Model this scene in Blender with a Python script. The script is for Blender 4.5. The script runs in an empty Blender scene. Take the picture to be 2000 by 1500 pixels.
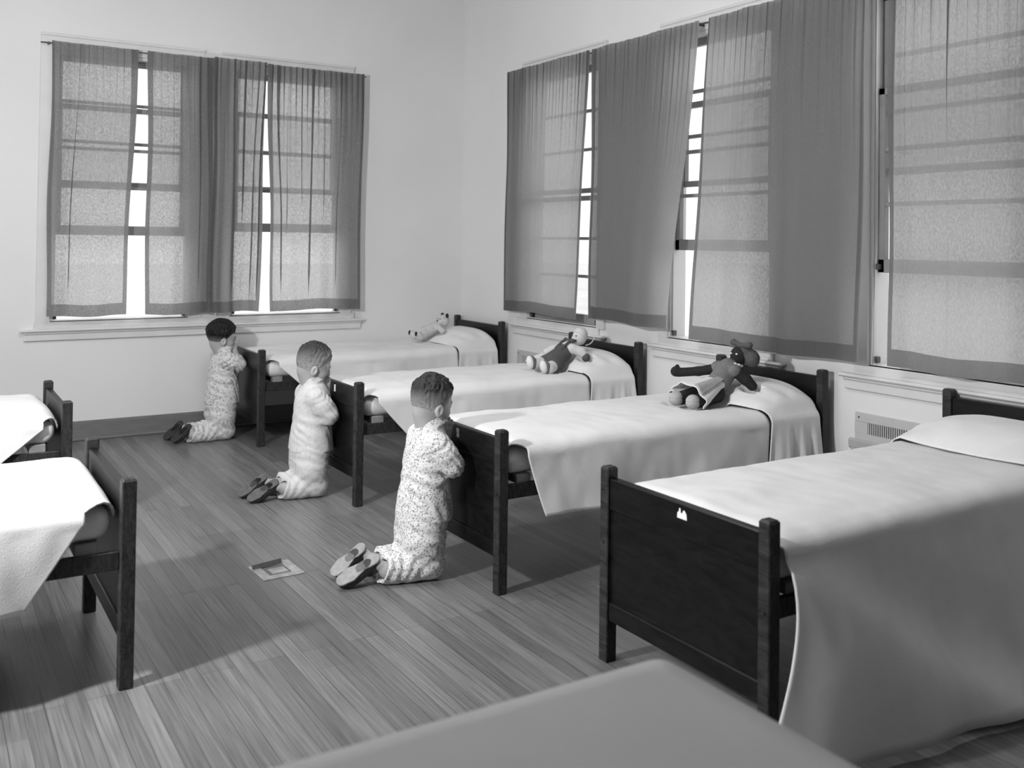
import bpy, math, random
import numpy as np
from mathutils import Vector, Matrix, noise as mnoise

random.seed(7)
scene = bpy.context.scene
COL = scene.collection
PI = math.pi

# ------------------------------------------------------------------ materials
def new_mat(name):
    m = bpy.data.materials.new(name)
    m.use_nodes = True
    nt = m.node_tree
    b = nt.nodes['Principled BSDF']
    return m, nt, b

def g(v):
    return (v, v, v, 1.0)

def paint(name, v, rough=0.6, var=0.05, scale=6.0, bump=0.0, bscale=200.0, coat=0.0, stretch=None, spec=0.5):
    m, nt, b = new_mat(name)
    tc = nt.nodes.new('ShaderNodeTexCoord')
    mp = nt.nodes.new('ShaderNodeMapping')
    nt.links.new(tc.outputs['Object'], mp.inputs['Vector'])
    if stretch:
        mp.inputs['Scale'].default_value = stretch
    n = nt.nodes.new('ShaderNodeTexNoise')
    n.inputs['Scale'].default_value = scale
    n.inputs['Detail'].default_value = 6
    nt.links.new(mp.outputs[0], n.inputs['Vector'])
    r = nt.nodes.new('ShaderNodeValToRGB')
    r.color_ramp.elements[0].position = 0.3
    r.color_ramp.elements[1].position = 0.7
    r.color_ramp.elements[0].color = g(max(0, v * (1 - var)))
    r.color_ramp.elements[1].color = g(min(1, v * (1 + var)))
    nt.links.new(n.outputs['Fac'], r.inputs['Fac'])
    nt.links.new(r.outputs['Color'], b.inputs['Base Color'])
    b.inputs['Roughness'].default_value = rough
    b.inputs['Specular IOR Level'].default_value = spec
    if coat:
        b.inputs['Coat Weight'].default_value = coat
        b.inputs['Coat Roughness'].default_value = 0.25
    if bump:
        n2 = nt.nodes.new('ShaderNodeTexNoise')
        n2.inputs['Scale'].default_value = bscale
        n2.inputs['Detail'].default_value = 3
        nt.links.new(tc.outputs['Object'], n2.inputs['Vector'])
        bp = nt.nodes.new('ShaderNodeBump')
        bp.inputs['Strength'].default_value = bump
        bp.inputs['Distance'].default_value = 0.004
        nt.links.new(n2.outputs['Fac'], bp.inputs['Height'])
        nt.links.new(bp.outputs['Normal'], b.inputs['Normal'])
    return m

M = {}
M['wall'] = paint('wall_plaster', 0.74, 0.75, 0.03, 1.3, 0.12, 90)
M['wall_dark'] = paint('low_bounce_plaster', 0.28, 0.75, 0.03, 1.3)  # for the unseen walls, darkened to cut bounce light
M['ceiling'] = paint('ceiling_plaster', 0.75, 0.85, 0.02, 2.0)
M['trim'] = paint('white_trim_paint', 0.66, 0.4, 0.05, 5.0)
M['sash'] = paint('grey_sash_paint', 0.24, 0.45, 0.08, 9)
M['base'] = paint('baseboard_paint', 0.17, 0.45, 0.10, 8.0, stretch=(1, 1, 6))
M['coverlet'] = paint('white_cotton', 0.78, 0.9, 0.05, 5.0, 0.25, 260)
M['tablecloth'] = paint('pale_grey_cloth', 0.55, 0.9, 0.03, 5.0, 0.2, 260)
M['mattress'] = paint('mattress_ticking', 0.74, 0.9, 0.04, 9.0, 0.15, 200)
M['bolt'] = paint('dark_iron', 0.02, 0.5, 0.1)
M['metal'] = paint('worn_plate_metal', 0.55, 0.35, 0.25, 22.0)
M['metal'].node_tree.nodes['Principled BSDF'].inputs['Metallic'].default_value = 0.75
M['vent'] = paint('register_paint', 0.50, 0.5, 0.05, 12.0)
M['dark_hole'] = paint('hole_shade', 0.10, 0.8, 0.1)
M['latch'] = paint('latch_metal', 0.06, 0.4, 0.2, 60)
M['skin'] = paint('skin', 0.40, 0.5, 0.05, 12.0, 0.05, 160)
M['sole_light'] = paint('pale_sole', 0.30, 0.7, 0.18, 40)
M['sole_mid'] = paint('worn_sole', 0.11, 0.7, 0.25, 40)
M['slipper'] = paint('dark_leather', 0.018, 0.5, 0.2, 30)
M['chair'] = paint('grey_painted_wood', 0.34, 0.5, 0.08, 9)
M['light_paint'] = paint('white_label_paint', 0.85, 0.6, 0.02)
M['bear_fur'] = paint('pale_plush', 0.60, 0.95, 0.12, 45, 0.6, 300)
M['doll_cloth'] = paint('pale_doll_cloth', 0.66, 0.9, 0.06, 30, 0.2, 300)
M['grey_felt'] = paint('grey_felt', 0.085, 0.9, 0.15, 60, 0.2, 300)
M['mid_felt'] = paint('mid_grey_cloth', 0.17, 0.9, 0.12, 50, 0.2, 300)
M['pale_felt'] = paint('pale_grey_felt', 0.42, 0.9, 0.1, 50, 0.2, 300)
M['black_cloth'] = paint('black_doll_cloth', 0.012, 0.85, 0.2, 50, 0.2, 300)
M['white_felt'] = paint('white_felt', 0.75, 0.9, 0.04, 50)
M['table_wood'] = paint('table_wood', 0.08, 0.5, 0.2, 14, stretch=(1, 8, 8))
M['ground'] = paint('pale_ground', 0.75, 0.9, 0.08, 0.6)

def wood_mat(name, c0, c1, rough):
    m, nt, b = new_mat(name)
    N, L = nt.nodes, nt.links
    tc = N.new('ShaderNodeTexCoord')
    mp = N.new('ShaderNodeMapping'); mp.inputs['Scale'].default_value = (26, 2.2, 9)
    L.new(tc.outputs['Object'], mp.inputs['Vector'])
    n1 = N.new('ShaderNodeTexNoise'); n1.inputs['Scale'].default_value = 3.0; n1.inputs['Detail'].default_value = 9; n1.inputs['Distortion'].default_value = 1.2
    L.new(mp.outputs[0], n1.inputs['Vector'])
    mp2 = N.new('ShaderNodeMapping'); mp2.inputs['Scale'].default_value = (60, 6, 60)
    L.new(tc.outputs['Object'], mp2.inputs['Vector'])
    n2 = N.new('ShaderNodeTexNoise'); n2.inputs['Scale'].default_value = 4.0; n2.inputs['Detail'].default_value = 6
    L.new(mp2.outputs[0], n2.inputs['Vector'])
    mx = N.new('ShaderNodeMix'); mx.data_type = 'FLOAT'; mx.inputs[0].default_value = 0.4
    L.new(n1.outputs['Fac'], mx.inputs[2]); L.new(n2.outputs['Fac'], mx.inputs[3])
    r = N.new('ShaderNodeValToRGB')
    e = r.color_ramp.elements
    e[0].position = 0.36; e[0].color = g(c0)
    e[1].position = 0.72; e[1].color = g(c1)
    L.new(mx.outputs[0], r.inputs['Fac']); L.new(r.outputs[0], b.inputs['Base Color'])
    b.inputs['Roughness'].default_value = rough
    b.inputs['Specular IOR Level'].default_value = 0.3
    bp = N.new('ShaderNodeBump'); bp.inputs['Strength'].default_value = 0.15; bp.inputs['Distance'].default_value = 0.002
    L.new(mx.outputs[0], bp.inputs['Height']); L.new(bp.outputs[0], b.inputs['Normal'])
    return m
M['wood'] = wood_mat('dark_stained_wood', 0.010, 0.060, 0.45)
M['panel'] = wood_mat('dark_stained_panel', 0.0015, 0.011, 0.34)

def floor_mat():
    m, nt, b = new_mat('strip_wood_floor')
    N, L = nt.nodes, nt.links
    tc = N.new('ShaderNodeTexCoord')
    mp = N.new('ShaderNodeMapping'); mp.inputs['Rotation'].default_value = (0, 0, PI / 2)
    L.new(tc.outputs['Object'], mp.inputs['Vector'])
    br = N.new('ShaderNodeTexBrick')
    br.inputs['Scale'].default_value = 1.0
    br.inputs['Brick Width'].default_value = 2.1
    br.inputs['Row Height'].default_value = 0.058
    br.inputs['Mortar Size'].default_value = 0.0011
    br.inputs['Mortar Smooth'].default_value = 0.2
    br.offset = 0.37; br.offset_frequency = 3
    br.inputs['Color1'].default_value = g(0.13); br.inputs['Color2'].default_value = g(0.20); br.inputs['Mortar'].default_value = g(0.055)
    L.new(mp.outputs[0], br.inputs['Vector'])
    # streaks along the boards (world y)
    mp2 = N.new('ShaderNodeMapping'); mp2.inputs['Scale'].default_value = (60, 1.6, 1)
    L.new(tc.outputs['Object'], mp2.inputs['Vector'])
    n = N.new('ShaderNodeTexNoise'); n.inputs['Scale'].default_value = 2.0; n.inputs['Detail'].default_value = 8
    L.new(mp2.outputs[0], n.inputs['Vector'])
    # wide bands of lighter and darker boards
    br2 = N.new('ShaderNodeTexBrick')
    br2.inputs['Scale'].default_value = 1.0; br2.inputs['Brick Width'].default_value = 1.7; br2.inputs['Row Height'].default_value = 0.29
    br2.inputs['Mortar Size'].default_value = 0.0; br2.offset = 0.43
    br2.inputs['Color1'].default_value = g(0.88); br2.inputs['Color2'].default_value = g(1.10)
    L.new(mp.outputs[0], br2.inputs['Vector'])
    mr = N.new('ShaderNodeMapRange'); mr.inputs[1].default_value = 0.25; mr.inputs[2].default_value = 0.75; mr.inputs[3].default_value = 0.62; mr.inputs[4].default_value = 1.38
    L.new(n.outputs['Fac'], mr.inputs[0])
    m1 = N.new('ShaderNodeMix'); m1.data_type = 'RGBA'; m1.blend_type = 'MULTIPLY'; m1.inputs[0].default_value = 1.0
    L.new(br.outputs['Color'], m1.inputs[6]); L.new(br2.outputs['Color'], m1.inputs[7])
    m2 = N.new('ShaderNodeMix'); m2.data_type = 'RGBA'; m2.blend_type = 'MULTIPLY'; m2.inputs[0].default_value = 1.0
    L.new(m1.outputs[2], m2.inputs[6]); L.new(mr.outputs[0], m2.inputs[7])
    L.new(m2.outputs[2], b.inputs['Base Color'])
    mr2 = N.new('ShaderNodeMapRange'); mr2.inputs[3].default_value = 0.24; mr2.inputs[4].default_value = 0.46
    L.new(n.outputs['Fac'], mr2.inputs[0]); L.new(mr2.outputs[0], b.inputs['Roughness'])
    bp = N.new('ShaderNodeBump'); bp.inputs['Strength'].default_value = 0.25; bp.inputs['Distance'].default_value = 0.002
    L.new(br.outputs['Fac'], bp.inputs['Height']); bp.invert = True
    L.new(bp.outputs[0], b.inputs['Normal'])
    return m
M['floor'] = floor_mat()

def curtain_mat(name, CURT_T0, CURT_T1, CURT_D, CURT_TL):
    m, nt, b = new_mat(name)
    N, L = nt.nodes, nt.links
    N.remove(b)
    out = N['Material Output']
    tc = N.new('ShaderNodeTexCoord')
    mp = N.new('ShaderNodeMapping'); mp.inputs['Scale'].default_value = (150, 150, 70)
    L.new(tc.outputs['Object'], mp.inputs['Vector'])
    n = N.new('ShaderNodeTexNoise'); n.inputs['Scale'].default_value = 1.0; n.inputs['Detail'].default_value = 2
    L.new(mp.outputs[0], n.inputs['Vector'])
    mr = N.new('ShaderNodeMapRange'); mr.inputs[1].default_value = 0.3; mr.inputs[2].default_value = 0.7; mr.inputs[3].default_value = CURT_T0; mr.inputs[4].default_value = CURT_T1
    L.new(n.outputs['Fac'], mr.inputs[0])
    d = N.new('ShaderNodeBsdfDiffuse'); d.inputs['Color'].default_value = g(CURT_D)
    t = N.new('ShaderNodeBsdfTranslucent'); t.inputs['Color'].default_value = g(CURT_TL)
    a = N.new('ShaderNodeAddShader'); L.new(d.outputs[0], a.inputs[0]); L.new(t.outputs[0], a.inputs[1])
    tr = N.new('ShaderNodeBsdfTransparent')
    mx = N.new('ShaderNodeMixShader')
    L.new(mr.outputs[0], mx.inputs[0]); L.new(a.outputs[0], mx.inputs[1]); L.new(tr.outputs[0], mx.inputs[2])
    L.new(mx.outputs[0], out.inputs['Surface'])
    return m
M['curtain'] = curtain_mat('sheer_grey_curtain', 0.02, 0.25, 0.036, 0.39)
M['curtain_close'] = curtain_mat('closer_woven_grey_curtain', 0.01, 0.12, 0.045, 0.36)

def glass_mat():
    m, nt, b = new_mat('window_glass')
    N, L = nt.nodes, nt.links
    N.remove(b)
    tr = N.new('ShaderNodeBsdfTransparent'); tr.inputs['Color'].default_value = g(0.95)
    gl = N.new('ShaderNodeBsdfGlossy'); gl.inputs['Roughness'].default_value = 0.03
    fr = N.new('ShaderNodeMath'); fr.operation = 'MULTIPLY_ADD'; fr.inputs[1].default_value = 0.16; fr.inputs[2].default_value = 0.03
    lw = N.new('ShaderNodeLayerWeight'); lw.inputs['Blend'].default_value = 0.2; L.new(lw.outputs['Facing'], fr.inputs[0])
    mx = N.new('ShaderNodeMixShader')
    L.new(fr.outputs[0], mx.inputs[0]); L.new(tr.outputs[0], mx.inputs[1]); L.new(gl.outputs[0], mx.inputs[2])
    L.new(mx.outputs[0], N['Material Output'].inputs['Surface'])
    return m
M['glass'] = glass_mat()

def print_cloth(name, base, spot, amount, scale):
    m, nt, b = new_mat(name)
    N, L = nt.nodes, nt.links
    tc = N.new('ShaderNodeTexCoord')
    n = N.new('ShaderNodeTexNoise'); n.inputs['Scale'].default_value = scale; n.inputs['Detail'].default_value = 2.5; n.inputs['Distortion'].default_value = 0.6
    L.new(tc.outputs['Object'], n.inputs['Vector'])
    r = N.new('ShaderNodeValToRGB')
    e = r.color_ramp.elements
    e[0].position = amount; e[0].color = g(spot)
    e[1].position = amount + 0.06; e[1].color = g(base)
    L.new(n.outputs['Fac'], r.inputs['Fac']); L.new(r.outputs[0], b.inputs['Base Color'])
    b.inputs['Roughness'].default_value = 0.9
    b.inputs['Specular IOR Level'].default_value = 0.2
    n2 = N.new('ShaderNodeTexNoise'); n2.inputs['Scale'].default_value = 38; n2.inputs['Detail'].default_value = 4
    L.new(tc.outputs['Object'], n2.inputs['Vector'])
    bp = N.new('ShaderNodeBump'); bp.inputs['Strength'].default_value = 0.35; bp.inputs['Distance'].default_value = 0.01
    L.new(n2.outputs['Fac'], bp.inputs['Height']); L.new(bp.outputs[0], b.inputs['Normal'])
    return m
M['floral'] = print_cloth('floral_print_cotton', 0.72, 0.27, 0.405, 125)
M['speckle'] = print_cloth('faint_print_cotton', 0.66, 0.36, 0.40, 80)
M['plain_pj'] = print_cloth('plain_white_cotton', 0.66, 0.58, 0.38, 60)

def hair_mat(name, top, low, z0, z1):
    """clipped hair near the nape is thinner, so the hair itself is paler there"""
    m, nt, b = new_mat(name)
    N, L = nt.nodes, nt.links
    tc = N.new('ShaderNodeTexCoord')
    sp = N.new('ShaderNodeSeparateXYZ'); L.new(tc.outputs['Object'], sp.inputs[0])
    n = N.new('ShaderNodeTexNoise'); n.inputs['Scale'].default_value = 55; n.inputs['Detail'].default_value = 6; n.inputs['Distortion'].default_value = 1.5
    L.new(tc.outputs['Object'], n.inputs['Vector'])
    ad = N.new('ShaderNodeMath'); ad.operation = 'MULTIPLY_ADD'; ad.inputs[1].default_value = 0.09; ad.inputs[2].default_value = -0.045
    L.new(n.outputs['Fac'], ad.inputs[0])
    su = N.new('ShaderNodeMath'); L.new(sp.outputs['Z'], su.inputs[0]); L.new(ad.outputs[0], su.inputs[1])
    mr = N.new('ShaderNodeMapRange'); mr.inputs[1].default_value = z0; mr.inputs[2].default_value = z1
    L.new(su.outputs[0], mr.inputs[0])
    r = N.new('ShaderNodeValToRGB'); r.color_ramp.elements[0].color = g(low); r.color_ramp.elements[1].color = g(top)
    L.new(mr.outputs[0], r.inputs['Fac'])
    r2 = N.new('ShaderNodeValToRGB'); r2.color_ramp.elements[0].position = 0.35; r2.color_ramp.elements[1].position = 0.65
    r2.color_ramp.elements[0].color = g(0.62); r2.color_ramp.elements[1].color = g(1.38)
    L.new(n.outputs['Fac'], r2.inputs['Fac'])
    mx = N.new('ShaderNodeMix'); mx.data_type = 'RGBA'; mx.blend_type = 'MULTIPLY'; mx.inputs[0].default_value = 1.0
    L.new(r.outputs[0], mx.inputs[6]); L.new(r2.outputs[0], mx.inputs[7])
    L.new(mx.outputs[2], b.inputs['Base Color'])
    b.inputs['Roughness'].default_value = 0.6
    b.inputs['Specular IOR Level'].default_value = 0.3
    bp = N.new('ShaderNodeBump'); bp.inputs['Strength'].default_value = 0.6; bp.inputs['Distance'].default_value = 0.004
    L.new(n.outputs['Fac'], bp.inputs['Height']); L.new(bp.outputs[0], b.inputs['Normal'])
    return m

# ------------------------------------------------------------------ object helpers
def link(o, parent=None):
    COL.objects.link(o)
    if parent is not None:
        o.parent = parent
    return o

def tag(o, label=None, cat=None, group=None, kind=None):
    if label: o['label'] = label
    if cat: o['category'] = cat
    if group: o['group'] = group
    if kind: o['kind'] = kind
    return o

def empty(name, loc=(0, 0, 0), rz=0.0):
    o = bpy.data.objects.new(name, None)
    o.empty_display_size = 0.1
    o.location = loc
    o.rotation_euler = (0, 0, rz)
    return link(o)

class MB:
    def __init__(s):
        s.v, s.f = [], []
    def add(s, vs, fs):
        n = len(s.v)
        s.v += [tuple(p) for p in vs]
        s.f += [tuple(i + n for i in f) for f in fs]
        return s
    def box(s, x0, y0, z0, x1, y1, z1, bev=0.0):
        x0, x1 = min(x0, x1), max(x0, x1); y0, y1 = min(y0, y1), max(y0, y1); z0, z1 = min(z0, z1), max(z0, z1)
        b = min(bev, (x1 - x0) * .45, (y1 - y0) * .45, (z1 - z0) * .45)
        if b <= 0:
            vs = [(x, y, z) for x in (x0, x1) for y in (y0, y1) for z in (z0, z1)]
            fs = [(0, 1, 3, 2), (4, 6, 7, 5), (0, 4, 5, 1), (2, 3, 7, 6), (0, 2, 6, 4), (1, 5, 7, 3)]
            return s.add(vs, fs)
        vs, idx = [], {}
        X, Y, Z = (x0, x1), (y0, y1), (z0, z1)
        for i in (0, 1):
            for j in (0, 1):
                for k in (0, 1):
                    sx, sy, sz = (1 if i == 0 else -1), (1 if j == 0 else -1), (1 if k == 0 else -1)
                    for ax, p in enumerate(((X[i], Y[j] + sy * b, Z[k] + sz * b), (X[i] + sx * b, Y[j], Z[k] + sz * b), (X[i] + sx * b, Y[j] + sy * b, Z[k]))):
                        idx[(i, j, k, ax)] = len(vs); vs.append(p)
        fs = []
        for i in (0, 1):
            fs.append(tuple(idx[(i, j, k, 0)] for j, k in ((0, 0), (0, 1), (1, 1), (1, 0))))
            fs.append(tuple(idx[(j, i, k, 1)] for j, k in ((0, 0), (0, 1), (1, 1), (1, 0))))
            fs.append(tuple(idx[(j, k, i, 2)] for j, k in ((0, 0), (0, 1), (1, 1), (1, 0))))
        for i in (0, 1):
            for j in (0, 1):
                fs.append((idx[(0, i, j, 1)], idx[(1, i, j, 1)], idx[(1, i, j, 2)], idx[(0, i, j, 2)]))
                fs.append((idx[(i, 0, j, 0)], idx[(i, 1, j, 0)], idx[(i, 1, j, 2)], idx[(i, 0, j, 2)]))
                fs.append((idx[(i, j, 0, 0)], idx[(i, j, 1, 0)], idx[(i, j, 1, 1)], idx[(i, j, 0, 1)]))
                for k in (0, 1):
                    fs.append((idx[(i, j, k, 0)], idx[(i, j, k, 1)], idx[(i, j, k, 2)]))
        # the last loop repeats nothing: remove duplicates
        return s.add(vs, list(dict.fromkeys(fs)))
    def cyl(s, a, b, r0, r1=None, n=14):
        r1 = r0 if r1 is None else r1
        a, b = Vector(a), Vector(b)
        d = (b - a).normalized()
        u = d.orthogonal().normalized(); w = d.cross(u)
        vs = []
        for p, r in ((a, r0), (b, r1)):
            for i in range(n):
                t = 2 * PI * i / n
                vs.append(p + (u * math.cos(t) + w * math.sin(t)) * r)
        fs = [(i, (i + 1) % n, n + (i + 1) % n, n + i) for i in range(n)]
        fs += [tuple(range(n - 1, -1, -1)), tuple(range(n, 2 * n))]
        return s.add(vs, fs)
    def tube(s, pts, r, n=10):
        for p, q in zip(pts[:-1], pts[1:]):
            s.cyl(p, q, r, r, n)
        return s
    def build(s, name, mat, parent=None, smooth=False):
        me = bpy.data.meshes.new(name)
        me.from_pydata([tuple(v) for v in s.v], [], s.f)
        me.materials.append(mat)
        import bmesh
        bm = bmesh.new(); bm.from_mesh(me)
        bmesh.ops.recalc_face_normals(bm, faces=bm.faces)
        bm.to_mesh(me); bm.free()
        if smooth:
            me.polygons.foreach_set('use_smooth', [True] * len(me.polygons))
        me.update()
        return link(bpy.data.objects.new(name, me), parent)

def grid_mesh(name, P, mat, parent=None, closed=False):
    """P: array (nu, nv, 3) -> smooth quad sheet"""
    P = np.asarray(P, dtype=np.float32)
    nu, nv = P.shape[:2]
    idx = np.arange(nu * nv).reshape(nu, nv)
    q = np.stack([idx[:-1, :-1], idx[1:, :-1], idx[1:, 1:], idx[:-1, 1:]], -1).reshape(-1, 4)
    return np_mesh(name, P.reshape(-1, 3), q, mat, parent)

def np_mesh(name, V, Q, mat, parent=None):
    me = bpy.data.meshes.new(name)
    me.vertices.add(len(V)); me.vertices.foreach_set('co', np.ascontiguousarray(V, dtype=np.float32).ravel())
    k = Q.shape[1]
    me.loops.add(Q.size); me.loops.foreach_set('vertex_index', np.ascontiguousarray(Q, dtype=np.int32).ravel())
    me.polygons.add(len(Q)); me.polygons.foreach_set('loop_start', np.arange(0, Q.size, k, dtype=np.int32))
    me.polygons.foreach_set('use_smooth', np.ones(len(Q), dtype=bool))
    me.update(calc_edges=True); me.validate()
    me.materials.append(mat)
    return link(bpy.data.objects.new(name, me), parent)

def copy_tree(o, parent=None):
    c = o.copy(); COL.objects.link(c)
    if parent is not None:
        c.parent = parent
    for ch in list(o.children):
        copy_tree(ch, c)
    return c

# ------------------------------------------------------------------ signed-distance modelling
def rotm(rx=0, ry=0, rz=0):
    return np.array(Matrix.Rotation(rz, 3, 'Z') @ Matrix.Rotation(ry, 3, 'Y') @ Matrix.Rotation(rx, 3, 'X'))

class SDF:
    def __init__(s, lo, hi, h):
        s.lo = np.array(lo, float); s.h = h
        n = np.ceil((np.array(hi) - s.lo) / h).astype(int) + 1
        s.n = n
        s.a = np.full(n, 1.0, np.float32)
        s.ax = [s.lo[i] + h * np.arange(n[i]) for i in range(3)]
    def block(s, lo, hi, pad):
        i0 = np.clip(np.floor((np.array(lo) - pad - s.lo) / s.h).astype(int), 0, s.n)
        i1 = np.clip(np.ceil((np.array(hi) + pad - s.lo) / s.h).astype(int) + 1, 0, s.n)
        sl = tuple(slice(a, b) for a, b in zip(i0, i1))
        X = s.ax[0][sl[0]][:, None, None].astype(np.float32); Y = s.ax[1][sl[1]][None, :, None].astype(np.float32); Z = s.ax[2][sl[2]][None, None, :].astype(np.float32)
        return sl, X, Y, Z
    def put(s, fn, lo, hi, k=0.01, op='u'):
        sl, X, Y, Z = s.block(lo, hi, k + 0.03)
        if min(x.stop - x.start for x in sl) <= 0: return s
        d = fn(X, Y, Z)
        a = s.a[sl]
        if op == 'u':
            if k <= 0: r = np.minimum(a, d)
            else:
                t = np.clip(0.5 + 0.5 * (a - d) / k, 0, 1); r = a + (d - a) * t - k * t * (1 - t)
        else:  # subtract
            d = -d
            if k <= 0: r = np.maximum(a, d)
            else:
                t = np.clip(0.5 - 0.5 * (a - d) / k, 0, 1); r = a + (d - a) * t + k * t * (1 - t)
        s.a[sl] = r
        return s
    def cone(s, p, q, r0, r1=None, k=0.01, op='u'):
        r1 = r0 if r1 is None else r1
        p = np.array(p, float); q = np.array(q, float); d = q - p; L2 = max(d @ d, 1e-12)
        def fn(X, Y, Z):
            t = np.clip(((X - p[0]) * d[0] + (Y - p[1]) * d[1] + (Z - p[2]) * d[2]) / L2, 0, 1)
            return np.sqrt((X - p[0] - t * d[0])**2 + (Y - p[1] - t * d[1])**2 + (Z - p[2] - t * d[2])**2) - (r0 + (r1 - r0) * t)
        R = max(r0, r1)
        return s.put(fn, np.minimum(p, q) - R, np.maximum(p, q) + R, k, op)
    def chain(s, pts, rs, k=0.01):
        for a, b, r, t in zip(pts[:-1], pts[1:], rs[:-1], rs[1:]):
            s.cone(a, b, r, t, k)
        return s
    def ell(s, c, r, R=None, k=0.01, op='u'):
        c = np.array(c, float); r = np.array(r, float)
        Rt = np.eye(3) if R is None else np.array(R).T
        def fn(X, Y, Z):
            x, y, z = X - c[0], Y - c[1], Z - c[2]
            u = Rt[0, 0] * x + Rt[0, 1] * y + Rt[0, 2] * z; v = Rt[1, 0] * x + Rt[1, 1] * y + Rt[1, 2] * z; w = Rt[2, 0] * x + Rt[2, 1] * y + Rt[2, 2] * z
            k0 = np.sqrt((u / r[0])**2 + (v / r[1])**2 + (w / r[2])**2)
            k1 = np.sqrt((u / r[0]**2)**2 + (v / r[1]**2)**2 + (w / r[2]**2)**2) + 1e-9
            return k0 * (k0 - 1) / k1
        m = max(r)
        return s.put(fn, c - m, c + m, k, op)
    def rbox(s, c, half, rad, R=None, k=0.005, op='u'):
        c = np.array(c, float); hb = np.array(half, float) - rad
        Rt = np.eye(3) if R is None else np.array(R).T
        def fn(X, Y, Z):
            x, y, z = X - c[0], Y - c[1], Z - c[2]
            q = [np.abs(Rt[i, 0] * x + Rt[i, 1] * y + Rt[i, 2] * z) - hb[i] for i in range(3)]
            return np.sqrt(np.maximum(q[0], 0)**2 + np.maximum(q[1], 0)**2 + np.maximum(q[2], 0)**2) + np.minimum(np.maximum(q[0], np.maximum(q[1], q[2])), 0) - rad
        m = float(np.linalg.norm(half))
        return s.put(fn, c - m, c + m, k, op)
    def loft(s, prof, k=0.02, zcap=0.01):
        """prof rows: z, cx, cy, a, b"""
        pr = np.array(prof, float)
        def fn(X, Y, Z):
            z = Z[0, 0]
            cx, cy, a, b = [np.interp(z, pr[:, 0], pr[:, i])[None, None, :] for i in (1, 2, 3, 4)]
            kk = np.sqrt(((X - cx) / a)**2 + ((Y - cy) / b)**2)
            d = (kk - 1) * np.minimum(a, b) * (0.6 + 0.4 * np.clip(kk, 0, 1.5))
            dz = np.maximum(pr[0, 0] - z, z - pr[-1, 0])[None, None, :]
            return np.maximum(d, dz).astype(np.float32)
        m = max(pr[:, 3].max(), pr[:, 4].max())
        return s.put(fn, (pr[:, 1].min() - m, pr[:, 2].min() - m, pr[0, 0]), (pr[:, 1].max() + m, pr[:, 2].max() + m, pr[-1, 0]), k)
    def warp(s, fn):
        X = s.ax[0][:, None, None]; Y = s.ax[1][None, :, None]; Z = s.ax[2][None, None, :]
        s.a = (s.a + fn(X, Y, Z)).astype(np.float32)
        return s
    def cut(s, fn):
        X = s.ax[0][:, None, None]; Y = s.ax[1][None, :, None]; Z = s.ax[2][None, None, :]
        s.a = np.maximum(s.a, fn(X, Y, Z)).astype(np.float32)
        return s
    def mesh(s, name, mat, parent=None, smooth=1):
        a = s.a.copy()
        a[0] = a[-1] = 1; a[:, 0] = a[:, -1] = 1; a[:, :, 0] = a[:, :, -1] = 1
        ins = a < 0
        c = [(i, j, k) for i in (0, 1) for j in (0, 1) for k in (0, 1)]
        cut = lambda A, o: A[o[0]:A.shape[0] - 1 + o[0], o[1]:A.shape[1] - 1 + o[1], o[2]:A.shape[2] - 1 + o[2]]
        cnt = sum(cut(ins, o).astype(np.uint8) for o in c)
        act = (cnt > 0) & (cnt < 8)
        ids = np.full(act.shape, -1, np.int64)
        I = np.argwhere(act)
        ids[act] = np.arange(len(I))
        val = {o: a[I[:, 0] + o[0], I[:, 1] + o[1], I[:, 2] + o[2]] for o in c}
        pos = np.zeros((len(I), 3)); num = np.zeros(len(I))
        for o in c:
            for ax in range(3):
                if o[ax]: continue
                p = list(o); p[ax] = 1; p = tuple(p)
                va, vb = val[o], val[p]
                mk = (va < 0) != (vb < 0)
                t = np.where(mk, va / np.where(mk, va - vb, 1), 0)
                q = np.array(o, float)[None, :].repeat(len(I), 0); q[:, ax] += t
                pos += np.where(mk[:, None], q, 0); num += mk
        V = s.lo + s.h * (I + pos / num[:, None])
        F = []
        for ax in range(3):
            b1, b2 = [(1, 2), (2, 0), (0, 1)][ax]
            n = list(a.shape)
            sl0 = [slice(None)] * 3; sl1 = [slice(None)] * 3
            sl0[ax] = slice(0, -1); sl1[ax] = slice(1, None)
            e = ins[tuple(sl0)] != ins[tuple(sl1)]
            E = np.argwhere(e)
            E = E[(E[:, b1] > 0) & (E[:, b2] > 0) & (E[:, b1] < n[b1] - 1) & (E[:, b2] < n[b2] - 1)]
            def cid(d1, d2):
                c0 = E.copy(); c0[:, b1] -= d1; c0[:, b2] -= d2
                return ids[c0[:, 0], c0[:, 1], c0[:, 2]]
            q = np.stack([cid(1, 1), cid(0, 1), cid(0, 0), cid(1, 0)], 1)
            fl = ~ins[E[:, 0], E[:, 1], E[:, 2]]
            q[fl] = q[fl][:, ::-1]
            F.append(q)
        Q = np.concatenate(F)
        Q = Q[(Q >= 0).all(1)]
        for _ in range(smooth):
            acc = np.zeros_like(V); w = np.zeros(len(V))
            for i in range(4):
                p, r = Q[:, i], Q[:, (i + 1) % 4]
                np.add.at(acc, p, V[r]); np.add.at(w, p, 1)
                np.add.at(acc, r, V[p]); np.add.at(w, r, 1)
            V = V * 0.5 + 0.5 * acc / np.maximum(w, 1)[:, None]
        return np_mesh(name, V, Q, mat, parent)

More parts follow.
